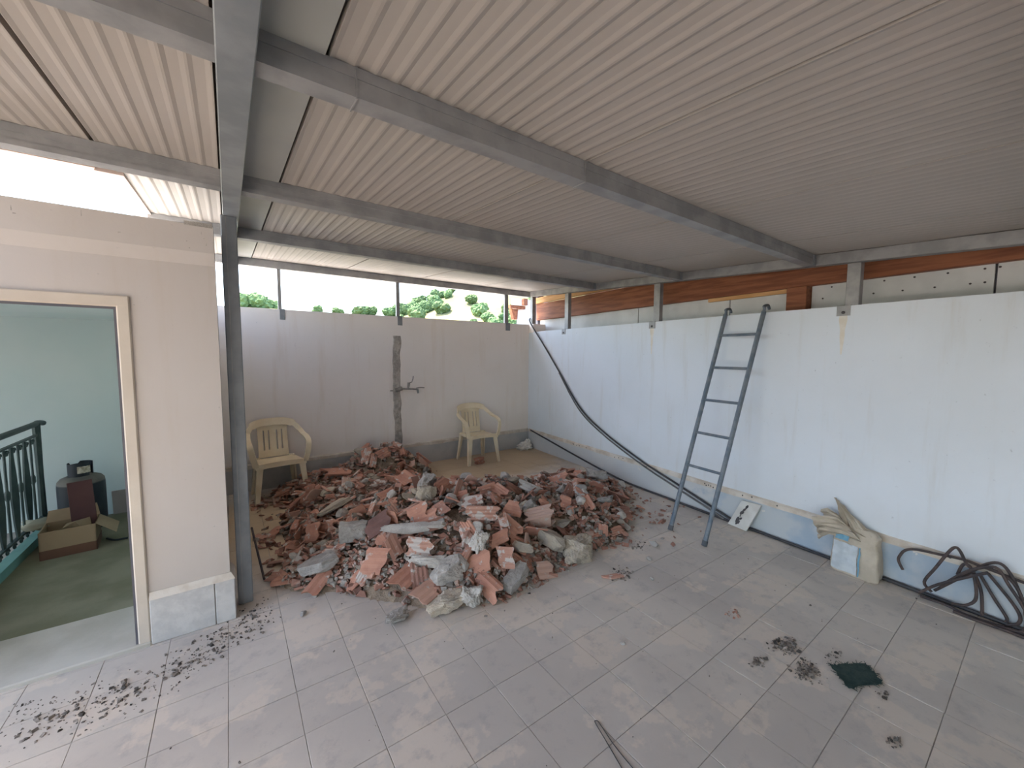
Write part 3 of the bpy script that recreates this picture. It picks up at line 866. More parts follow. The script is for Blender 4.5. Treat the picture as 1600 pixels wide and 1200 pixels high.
# ---- torn cement sack
def sack():
    t = thing('cement_sack', 'torn paper cement sack with crumpled open top against the wall', 'sack', loc=tuple(wl_(-.12, .80, 0)))
    X = RWM @ T(-.115, .80, 0)
    vs = []; fs = []; n = 36
    rings = [(0, .128, .068), (.012, .138, .076), (.06, .140, .080), (.13, .138, .074), (.20, .134, .066), (.25, .130, .056), (.29, .126, .040), (.315, .118, .028), (.33, .10, .020)]
    for ri, (z, ry, rx) in enumerate(rings):
        for j in range(n):
            a_ = 2 * math.pi * j / n
            ca, sa = math.cos(a_), math.sin(a_)
            k_ = .38
            x = rx * math.copysign(abs(ca) ** k_, ca); y = ry * math.copysign(abs(sa) ** k_, sa)
            w = .017 * mnoise.noise((y * 16, z * 20, x * 16 + 4)) + .008 * mnoise.noise((y * 50, z * 30, 8))
            x += w * 1.2; y += w
            vs.append((x + .12 * z, y + .05 * z, z + (.008 * mnoise.noise((y * 12, 3, ri)) if ri > 4 else 0) + (.05 * (-y) if ri > 5 else 0)))
    for i in range(len(rings) - 1):
        for j in range(n):
            fs.append((i * n + j, i * n + (j + 1) % n, (i + 1) * n + (j + 1) % n, (i + 1) * n + j))
    fs += [tuple(range(n - 1, -1, -1)), tuple(range((len(rings) - 1) * n, len(rings) * n))]
    body = MB(X).raw(vs, fs).build('body', M['paper'], t, smooth=True)
    # printed pale panel and blue stripe wrapped just over the front face
    def patch(y0, y1, z0, z1, name, mt, lift):
        vs = []; fs = []; a_, c_ = 10, 10
        for i in range(a_ + 1):
            for j in range(c_ + 1):
                y = y0 + (y1 - y0) * i / a_; z = z0 + (z1 - z0) * j / c_
                rx = np.interp(z, [q[0] for q in rings], [q[2] for q in rings]); ry = np.interp(z, [q[0] for q in rings], [q[1] for q in rings])
                s_ = min(.999, abs(y) / ry)
                co = (1 - s_ ** (1 / .38 * 2 / 2.0 * 2)) ** .19 if s_ < 1 else 0
                x = -rx * co
                w = .017 * mnoise.noise((y * 16, z * 20, x * 16 + 4)) + .008 * mnoise.noise((y * 50, z * 30, 8))
                vs.append((x + w * 1.2 + .12 * z - lift, y + w + .05 * z, z))
        for i in range(a_):
            for j in range(c_):
                k0 = i * (c_ + 1) + j
                fs.append((k0, k0 + 1, k0 + c_ + 2, k0 + c_ + 1))
        return MB(X).raw(vs, fs).build(name, mt, t, smooth=True)
    M['print'] = simple('faded_sack_print', (.56, .60, .62), (.46, .50, .52), 14, .85, .3, .006, 22)
    M['stripe'] = simple('blue_sack_stripe', (.14, .32, .45), (.20, .38, .48), 14, .85, .2)
    patch(-.03, .118, .02, .22, 'printed_panel', M['print'], .011)
    patch(-.045, -.036, .015, .22, 'stripe', M['stripe'], .012)
    patch(.03, .112, .235, .285, 'stripe', M['stripe'], .012)
    # crumpled torn paper mouth flopping to the left
    def flap(pts, name, seed):
        vs = []; fs = []; rows = len(pts); cols = 12
        for i, (c, wv, up) in enumerate(pts):
            c = Vector(c); wv = Vector(wv); up = Vector(up)
            for j in range(cols + 1):
                u = j / cols - .5
                fold = .010 * math.sin(j * 2.1 + seed + i * .7) + .028 * mnoise.noise((i * .55, j * .55, seed * 3.3)) + .010 * mnoise.noise((i * 1.7, j * 1.9, seed))
                vs.append(c + wv * u * (1 + .28 * mnoise.noise((i * 1.3, seed, j * .8))) + up * fold + wv.normalized() * .01 * mnoise.noise((j, i, seed)))
        for i in range(rows - 1):
            for j in range(cols):
                k0 = i * (cols + 1) + j
                fs.append((k0, k0 + 1, k0 + cols + 2, k0 + cols + 1))
        o = MB(X).raw(vs, fs).build(name, M['paper'], t)
        md = o.modifiers.new('thick', 'SOLIDIFY'); md.thickness = .003
        return o
    flap([((.02, .0, .30), (0, .24, -.02), (1, 0, 0)), ((.035, .03, .35), (.0, .22, .06), (1, 0, 0)), ((.05, .07, .40), (0, .17, .09), (1, 0, 0)), ((.06, .115, .445), (0, .11, .09), (1, 0, 0)), ((.068, .145, .48), (0, .07, .05), (1, 0, 0))], 'paper_flap', 1)
    flap([((-.03, .02, .31), (0, .10, .10), (-1, 0, .3)), ((-.045, .10, .325), (.0, .03, .13), (-1, 0, .3)), ((-.05, .17, .31), (0, .02, .14), (-1, 0, .3)), ((-.045, .225, .285), (0, .04, .16), (-1, 0, .3)), ((-.04, .25, .26), (0, .06, .17), (-1, 0, .3))], 'paper_flap', 2)
    flap([((.0, .02, .31), (0, .14, .03), (-1, 0, .3)), ((-.01, .10, .36), (.0, .07, .09), (-1, 0, .3)), ((-.005, .17, .38), (0, .05, .10), (-1, 0, .3)), ((.0, .215, .36), (0, .05, .11), (-1, 0, .3))], 'paper_flap', 5)
sack()

# ---- heap of bent reinforcing bars, each bar its own thing
bars = [
 ('bent rusty bar ending in an open hook nearest the sack', [(-.06, .561, .131), (-.06, .587, .187), (-.06, .578, .232), (-.06, .555, .274), (-.06, .506, .30), (-.06, .40, .315), (-.06, .292, .329), (-.06, .22, .321), (-.06, .05, .30)]),
 ('rusty bar bent into a tall pointed loop', [(-.09, .41, .061), (-.09, .447, .111), (-.09, .40, .235), (-.09, .35, .362), (-.09, .324, .402), (-.09, .302, .384), (-.09, .274, .322), (-.09, .241, .273), (-.09, .221, .127), (-.09, .258, .059), (-.09, .318, .034)]),
 ('short rusty bar standing inside the pointed loop', [(-.05, .312, .217), (-.05, .292, .293), (-.05, .261, .289), (-.05, .213, .174), (-.05, .197, .015)]),
 ('straight sloping rusty bar with a small foot hook', [(-.04, .226, .266), (-.04, .161, .144), (-.04, .105, .048), (-.04, .113, .010)]),
 ('sloping rusty bar turned under at the floor, right of the straight one', [(-.05, .191, .286), (-.05, .101, .171), (-.05, .059, .097), (-.05, .061, .043), (-.05, .101, .010)]),
 ('long rusty bar arching over the heap', [(-.07, .402, .069), (-.07, .273, .242), (-.07, .202, .341), (-.07, .143, .374), (-.07, .096, .313), (-.07, .046, .182), (-.07, .0, .06)]),
 ('second rusty bar arching below the long one', [(-.10, .372, .124), (-.10, .269, .271), (-.10, .197, .334), (-.10, .148, .349), (-.10, .10, .267), (-.10, .053, .188), (-.10, .0, .08)]),
 ('pale scuffed bar sticking out low towards the floor', [(-.12, .462, .037), (-.12, .381, .135), (-.12, .264, .243), (-.12, .18, .315)]),
 ('rusty bar lying on the floor under the heap', [(-.10, .458, .010), (-.11, .34, .020), (-.12, .263, .010), (-.12, .195, .012), (-.10, .096, .012), (-.10, .0, .012)]),
 ('rusty bar lying on the floor in front of the heap', [(-.14, .30, .010), (-.15, .18, .014), (-.13, .08, .010), (-.14, -.06, .010)]),
 ('steep rusty bar at the right end of the heap', [(-.08, .18, .33), (-.085, .10, .30), (-.08, .05, .20), (-.08, .03, .05), (-.10, .06, .010)]),
]
for lb, pts in bars:
    P = [wl_(x - .006, y, max(z, .009)) for x, y, z in pts]
    tag(MB().tube(spline(P, 5), .0085, 7).build('reinforcing_bar', M['rebar'], smooth=True), lb, 'rebar', 'bent bars against the wall')

# ---- small white bag in the far corner
def blob_mesh(seed, rad, sq=(1, 1, 1), amp=.25, freq=2.5, sub=4, cuts=0):
    bm = bmesh.new()
    bmesh.ops.create_icosphere(bm, subdivisions=sub, radius=1)
    r = random.Random(seed)
    planes = []
    for i in range(cuts):
        nn = Vector((r.gauss(0, 1), r.gauss(0, 1), r.gauss(0, 1))).normalized()
        planes.append((nn, r.uniform(.5, .82)))
    for v in bm.verts:
        n_ = v.co.normalized()
        for nn, d in planes:
            e = v.co.dot(nn)
            if e > d: v.co -= nn * (e - d)
        v.co *= 1 + amp * mnoise.noise(n_ * freq + Vector((seed * 3.1, 0, 0))) + amp * .45 * mnoise.noise(n_ * freq * 2.7 + Vector((0, seed, 7)))
        v.co = Vector((v.co.x * sq[0], v.co.y * sq[1], v.co.z * sq[2])) * rad
    return bm
def bm_obj(name, bm, mt, loc, rot=(0, 0, 0), parent=None, smooth=False):
    me = bpy.data.meshes.new(name); bm.to_mesh(me); bm.free()
    me.materials.append(mt)
    if smooth: me.polygons.foreach_set('use_smooth', [True] * len(me.polygons))
    o = bpy.data.objects.new(name, me); COL.objects.link(o)
    o.location = loc; o.rotation_euler = rot; o['_o'] = list(loc)
    if parent: o.parent = parent
    return o
bag = thing('crumpled_bag', 'small crumpled white bag on the floor in the far corner', 'bag', loc=(4.02, 5.24, 0))
bm_obj('body', blob_mesh(3, .1, (1.25, .9, .62), .5, 2.6, 4), M['white_bag'], (0, 0, .052), parent=bag)
bm_obj('gathered_neck', blob_mesh(8, .06, (.75, .7, 1.05), .6, 3.2, 3), M['white_bag'], (.055, 0, .108), (0, .3, 0), parent=bag)
for ch in bag.children: ch['_o'] = [0, 0, 0]

# ---- dark rod leaning by the post, green scrap, wire
tag(MB().tube([(.095, 3.72, .20), (.12, 3.42, .10), (.142, 3.19, .008)], .0075, 6).build('iron_rod', M['rebar'], smooth=True), 'thin rusty rod slanting to the floor just behind the post', 'rod')
b = MB(); pts = []
for c0, c1 in (((2.479, .609), (2.632, .511)), ((2.632, .511), (2.546, .424)), ((2.546, .424), (2.376, .512)), ((2.376, .512), (2.479, .609))):
    for i in range(7):
        t_ = i / 7
        pts.append((c0[0] + (c1[0] - c0[0]) * t_ + sm.uniform(-.006, .006), c0[1] + (c1[1] - c0[1]) * t_ + sm.uniform(-.006, .006)))
b.hexa([(x, y, .0005) for x, y in pts], [(x, y, .008) for x, y in pts])
gs = tag(b.build('felt_scrap', M['felt']), 'ragged dark green felt square lying flat on the floor', 'felt scrap')
b = MB()
for i in range(260):
    t_ = sm.random() * len(pts); i0 = int(t_) % len(pts); p_ = Vector(pts[i0]).lerp(Vector(pts[(i0 + 1) % len(pts)]), t_ - int(t_))
    d = Vector((sm.gauss(0, .012), sm.gauss(0, .012)))
    b.tube([(p_.x, p_.y, .006), (p_.x + d.x, p_.y + d.y, .004 + sm.random() * .008)], .0012, 4)
tag(b.build('frayed_edge', M['felt'], gs), kind='stuff')
wp = [(1.205, .70, .003), (1.212, .86, .003), (1.226, .98, .003), (1.250, 1.080, .003), (1.246, 1.096, .003), (1.236, 1.090, .003), (1.212, 1.01, .003), (1.178, .90, .003), (1.150, .80, .003), (1.135, .70, .003)]
tag(MB().tube(spline(wp, 6), .0018, 6).build('wire_loop', M['cable'], smooth=True), 'thin black wire bent into a long narrow loop on the floor', 'wire')

# ================================================================== STAIR LANDING
RX = -1.365
ra = thing('stair_railing', 'dark wrought iron stair railing seen through the doorway', 'railing', loc=(RX, 4.4, .085))
MB().tube(spline([(RX, 3.1, .985), (RX, 4.2, .985), (RX, 4.95, .985), (RX, 5.12, .990), (RX + .01, 5.20, .975)], 6), .022, 10).build('handrail', M['iron'], ra, smooth=True)
MB().box(RX - .012, RX + .012, 3.1, 5.10, .882, .898).build('top_rail', M['iron'], ra)
MB().box(RX - .012, RX + .012, 3.1, 5.10, .170, .186).build('bottom_rail', M['iron'], ra)
MB().tube([(RX, 5.08, .085), (RX, 5.08, .55), (RX, 5.08, .99)], [.026, .022, .026], 8).build('newel', M['iron'], ra, smooth=True)
y = 3.16; k_ = 0
while y < 5.02:
    if k_ % 2 == 0:   # leaf shaped flat bar
        pts = [(RX, y, .186), (RX, y, .30), (RX, y, .48), (RX, y, .66), (RX, y, .80), (RX, y, .885)]
        MB().sweep(pts, [.02, .045, .062, .045, .025, .018], .012, [(.35, 1, 0)] * 6).build('baluster', M['iron'], ra)
    else:
        MB().tube([(RX, y, .186), (RX, y, .50), (RX, y, .52), (RX, y, .56), (RX, y, .58), (RX, y, .885)], [.008, .008, .016, .016, .008, .008], 6).build('baluster', M['iron'], ra, smooth=True)
    for zz in (.14, .845):
        pts = [(RX, y + .045 + .030 * math.cos(t) * (1 - t / 9), zz + .026 * math.sin(t) * (1 - t / 9)) for t in [q * .6 for q in range(13)]]
        MB().tube(pts, .0065, 5).build('scroll', M['iron'], ra)
    y += .118; k_ += 1
gc = thing('gas_cylinder', 'squat dark gas cylinder with dusty shoulder and open collar', 'gas cylinder', loc=(-1.12, 5.06, .018))
gc['_o'] = [0, 0, 0]
MB().lathe([(.125, 0), (.135, .0), (.135, .03), (.148, .045), (.152, .08), (.152, .40), (.150, .425)], 32).build('body', M['gas'], gc, smooth=True, local=True)
MB().lathe([(.1505, .42), (.147, .445), (.13, .468), (.09, .485), (.02, .49)], 32).build('shoulder', M['gas_top'], gc, smooth=True, local=True)
vs = []; fs = []; n = 30
for i in range(n + 1):
    a_ = math.radians(20) + math.radians(305) * i / n
    for rr, z in ((.075, .475), (.079, .475), (.080, .60 - (.02 if 8 < i < 14 else 0)), (.076, .60 - (.02 if 8 < i < 14 else 0))):
        vs.append((rr * math.cos(a_), rr * math.sin(a_), z))
for i in range(n):
    for j in range(4): fs.append((i * 4 + j, i * 4 + (j + 1) % 4, i * 4 + 4 + (j + 1) % 4, i * 4 + 4 + j))
fs += [(0, 1, 2, 3), tuple(n * 4 + j for j in (3, 2, 1, 0))]
col_ = MB().raw(vs, fs).build('collar', M['gas'], gc, smooth=True, local=True)
vs = []; fs = []
for i in range(9):
    a_ = math.radians(-92) + math.radians(62) * i / 8
    e = .006 * mnoise.noise((i * .9, 2, 2))
    for z in (.515 + e, .575 - e * 1.2): vs.append((.0815 * math.cos(a_), .0815 * math.sin(a_), z))
    if i: fs.append((2 * i - 2, 2 * i, 2 * i + 1, 2 * i - 1))
tag(MB().raw(vs, fs).build('sticker', M['sticker'], col_, local=True), 'torn pale paper sticker')
MB().lathe([(.018, .48), (.018, .53), (.010, .535), (.010, .56)], 10).build('valve', M['pipe'], gc, smooth=True, local=True)
# cardboard box on the landing
bxr = thing('cardboard_box', 'open cardboard box with brown lower band on the landing floor', 'box', loc=(-1.085, 4.56, .018), rotz=math.radians(5))
w2, d2, h2, tk = .152, .13, .212, .006
for (x0, x1, y0, y1) in ((-w2, w2, -d2, -d2 + tk), (-w2, w2, d2 - tk, d2), (-w2, -w2 + tk, -d2, d2), (w2 - tk, w2, -d2, d2)):
    MB().box(x0, x1, y0, y1, .07, h2).build('side', M['card'], bxr, local=True)
    MB().box(x0 - .0015, x1 + .0015, y0 - .0015, y1 + .0015, 0, .071).build('lower_band', M['card_d'], bxr, local=True)
MB().box(-w2, w2, -d2, d2, .0, .006).build('bottom', M['card_d'], bxr, local=True)
MB().hexa([(w2, -d2 + .01, h2), (w2, d2 - .01, h2), (w2 - .005, d2 - .01, h2), (w2 - .005, -d2 + .01, h2)], [(w2 + .115, -d2 - .01, h2 - .10), (w2 + .115, d2 - .03, h2 - .09), (w2 + .110, d2 - .03, h2 - .086), (w2 + .110, -d2 - .01, h2 - .096)]).build('flap', M['card'], bxr, local=True)
MB().hexa([(-w2, d2, h2), (w2, d2, h2), (w2, d2 - .005, h2), (-w2, d2 - .005, h2)], [(-w2 + .01, d2 + .05, h2 + .08), (w2 - .02, d2 + .05, h2 + .085), (w2 - .02, d2 + .045, h2 + .087), (-w2 + .01, d2 + .045, h2 + .082)]).build('flap', M['card'], bxr, local=True)
MB().hexa([(-.06, -.03, .06), (.12, -.03, .06), (.12, .08, .06), (-.06, .08, .06)], [(-.04, -.06, .20), (.03, -.05, .235), (.10, .06, .22), (-.03, .06, .20)]).build('flap', M['card'], bxr, local=True)
b = MB(T(-1.02, 4.66, .03) @ Rz(math.radians(8)) @ Matrix.Rotation(math.radians(-9), 4, 'X') @ Matrix.Rotation(math.radians(-3), 4, 'Y'))
b.box(-.075, .07, -.008, .008, 0, .50)
tag(b.build('red_board', M['red'], bevel=.002), 'dark red board standing upright in the cardboard box', 'board')
b = MB(T(-.93, BY - .07, .018) @ Matrix.Rotation(math.radians(4), 4, 'X'))
b.box(-.05, .075, -.012, .0, 0, .235)
tag(b.build('leaning_board', M['pinkboard']), 'small pinkish board leaning on the teal wall behind the gas cylinder', 'board')
tag(bm_obj('rag', blob_mesh(12, .1, (1.15, .8, .42), .5, 2.2, 3), M['cloth'], (-1.285, 4.74, .21), (0, .12, .2), smooth=True), 'pale crumpled rag draped on the kerb behind the box', 'rag')
tag(MB().tube(spline([(-.90, 4.62, .03), (-.84, 4.56, .024), (-.76, 4.55, .026)], 4), .008, 6).build('short_rod', M['gas'], smooth=True), 'short dark rod on the landing floor right of the box', 'rod')

# ================================================================== THE RUBBLE
MOUNDS = [(1.55, 4.95, .62, .42, .40), (1.05, 4.95, .75, .40, .22), (1.60, 3.10, 1.12, .98, .37), (1.15, 4.0, .85, 1.0, .27),
          (2.55, 2.95, .85, .80, .27), (3.20, 3.20, .66, .62, .17), (.75, 3.15, .55, .45, .16), (1.38, 2.5, .56, .42, .19)]
def mound(x, y):
    s_ = 0
    for cx, cy, rx, ry, h in MOUNDS:
        q = ((x - cx) / rx) ** 2 + ((y - cy) / ry) ** 2
        if q < 1: s_ += (h * (1 - q) ** .85) ** 3
    h = s_ ** (1 / 3)
    return h * (1 + .22 * mnoise.noise((x * 4.2, y * 4.2, 1.3))) if h > 0 else 0
def slope(x, y, e=.05):
    return Vector(((mound(x - e, y) - mound(x + e, y)) / (2 * e), (mound(x, y - e) - mound(x, y + e)) / (2 * e), 1)).normalized()
rub = random.Random(11)
# dust and fines that fill the heap from inside
vs = []; fs = []; NX, NY = 96, 92; X0_, X1_, Y0_, Y1_ = .1, 3.95, 2.0, 5.39
for j in range(NY + 1):
    for i in range(NX + 1):
        x = X0_ + (X1_ - X0_) * i / NX; y = Y0_ + (Y1_ - Y0_) * j / NY
        vs.append((x, y, mound(x, y) * .93 - .018 + .012 * mnoise.noise((x * 19, y * 19, 4))))
for j in range(NY):
    for i in range(NX):
        k0 = j * (NX + 1) + i; q = (k0, k0 + 1, k0 + NX + 2, k0 + NX + 1)
        if max(vs[t_][2] for t_ in q) > .001: fs.append(q)
used = sorted({i for f in fs for i in f}); ix = {v: i for i, v in enumerate(used)}
dust = MB().raw([vs[i] for i in used], [tuple(ix[i] for i in f) for f in fs]).build('rubble_dust', M['soil'])
tag(dust, 'brown dust and fines filling the rubble heap', 'dust', kind='stuff')

# ---- fragment shapes
def shard_geo(r, L, Wd, t=.009, ribs=4, webs=0, web_h=.04, curve=0.0, second=False):
    """broken piece of hollow clay block: ribbed plate with ragged ends, optional webs and a second skin"""
    b = MB()
    n = ribs * 2
    def ragged():
        sl = r.uniform(-.28, .28) * L; ph = r.uniform(0, 6); am = r.uniform(.02, .09) * L
        e = [sl * (i / n - .5) + am * math.sin(i * 1.3 + ph) + r.uniform(-.02, .02) * L for i in range(n + 1)]
        lo = min(e); return [q - lo for q in e]
    e0 = ragged(); e1 = ragged()
    def skin(z0, rows, cut=1.0):
        v = []; f = []
        for i in range(n + 1):
            y = -Wd / 2 + Wd * i / n
            rib = .0035 if i % 2 else 0
            cz = -curve * (2 * y / Wd) ** 2
            xa = -L / 2 + e0[i] * cut; xb = L / 2 - e1[i] * cut
            v += [(xa, y, z0 + cz + rib), (xb, y, z0 + cz + rib), (xb - .004, y, z0 + cz - t), (xa + .004, y, z0 + cz - t)]
        for i in range(n):
            for j in range(4): f.append((i * 4 + j, i * 4 + (j + 1) % 4, i * 4 + 4 + (j + 1) % 4, i * 4 + 4 + j))
        f += [(0, 1, 2, 3), tuple(n * 4 + j for j in (3, 2, 1, 0))]
        b.raw(v, f)
    skin(0, 0)
    if second: skin(-web_h, 0, 1.6)
    for w in range(webs):
        y = -Wd / 2 + Wd * ((w + .5) / webs if not second else (w / max(1, webs - 1)))
        y = max(-Wd / 2 + .004, min(Wd / 2 - .004, y))
        a_ = r.uniform(.15, .3) * L; c = r.uniform(.15, .3) * L
        h = web_h if second else web_h * r.uniform(.4, 1)
        if second: a_ = c = .20 * L
        b.hexa([(-L / 2 + a_, y - .004, -h + (.001 if second else 0)), (L / 2 - c, y - .004, -h * (1 if second else r.uniform(.5, 1))), (L / 2 - c, y + .004, -h), (-L / 2 + a_, y + .004, -h)],
               [(-L / 2 + a_ * .8, y - .004, -t + .002), (L / 2 - c * .8, y - .004, -t + .002), (L / 2 - c * .8, y + .004, -t + .002), (-L / 2 + a_ * .8, y + .004, -t + .002)])
    return b
def chunk_bm(seed, sq, cuts=7, amp=.10): return blob_mesh(seed, 1.0, sq, .06, 3.2, 3, 13)
SH = []
for i in range(18):
    r = random.Random(100 + i)
    L = r.uniform(.11, .22); Wd = r.uniform(.055, .125)
    kind = i % 6
    if kind in (0, 1, 2): g = shard_geo(r, L, Wd, ribs=r.choice((2, 3, 4)), curve=r.uniform(0, .008))
    elif kind == 3: g = shard_geo(r, L, Wd, webs=1, web_h=.045, ribs=3)
    elif kind == 4: g = shard_geo(r, L, Wd * 1.1, webs=2, web_h=.05, ribs=4)
    else: g = shard_geo(r, L, max(.09, Wd), webs=3, web_h=.055, ribs=4, second=True)
    SH.append((g.data('clay_shard', M['terra_mort'] if i % 4 == 1 else M['terra'], bevel=0), L))
CH = []
for i in range(12):
    r = random.Random(300 + i)
    sq = (r.uniform(.8, 1.3), r.uniform(.6, .9), r.uniform(.4, .75))
    bm = chunk_bm(300 + i, sq)
    me = bpy.data.meshes.new('mortar_chunk'); bm.to_mesh(me); bm.free()
    me.materials.append((M['mortar'], M['mortar_w'], M['mortar'], M['mortar_t'])[i % 4])
    CH.append(me)
def orient(x, y, tilt, r):
    nrm_ = slope(x, y)
    q = nrm_.to_track_quat('Z', 'Y').to_matrix().to_4x4()
    a_ = r.uniform(0, 6.283)
    return (q @ Rz(a_) @ Matrix.Rotation(tilt, 4, 'X') @ Matrix.Rotation(r.gauss(0, .25), 4, 'Y')).to_euler()
taken = []
def free(x, y, d): return all((x - a_) ** 2 + (y - b_) ** 2 > (d + c) ** 2 for a_, b_, c in taken)
def put(name, me, x, y, z, rot, sc, label, cat, group=None):
    o = bpy.data.objects.new(name, me); COL.objects.link(o)
    o.location = (x, y, z); o.rotation_euler = rot
    o.scale = sc if isinstance(sc, (tuple, list)) else (sc, sc, sc)
    return tag(o, label, cat, group)
D = math.radians
def mesh_of(b, mt, bevel=0): return b.data('piece', mt, bevel=bevel)
def blk(sx, sy, sz, seed, jag=.14):
    """broken block: rounded box, a few fracture planes, roughened faces"""
    bm = bmesh.new(); bmesh.ops.create_cube(bm, size=1)
    bmesh.ops.subdivide_edges(bm, edges=bm.edges[:], cuts=11, use_grid_fill=True)
    r = random.Random(seed)
    planes = []
    for i in range(5):
        nn = Vector((r.choice((-1, 1)) * r.uniform(.3, 1), r.choice((-1, 1)) * r.uniform(.2, 1), r.choice((-1, 1)) * r.uniform(.1, 1))).normalized()
        planes.append((nn, r.uniform(.40, .62)))
    for v in bm.verts:
        c = v.co.copy()
        c = c.lerp(c.normalized() * .62, .16)
        for nn, d in planes:
            e = c.dot(nn)
            if e > d: c -= nn * (e - d)
        o_ = Vector((seed * 7.7, 0, 0))
        k0 = 1 + jag * (mnoise.noise(c * 2.2 + o_) * 1.3 + .6 * mnoise.noise(c * 6 + o_) + .35 * mnoise.noise(c * 15 + o_))
        v.co = Vector((c.x * sx, c.y * sy, c.z * sz)) * k0 * 1.06
    me = bpy.data.meshes.new('piece'); bm.to_mesh(me); bm.free()
    return me
def withmat(me, mt): me.materials.append(mt); return me
M['terra_dark'] = simple('dark_clay', (.20, .11, .095), (.15, .085, .075), 9, .9, .3)
rr = random.Random(77)
FACE = math.radians(-35.56)          # turns a piece square to the open side of the heap
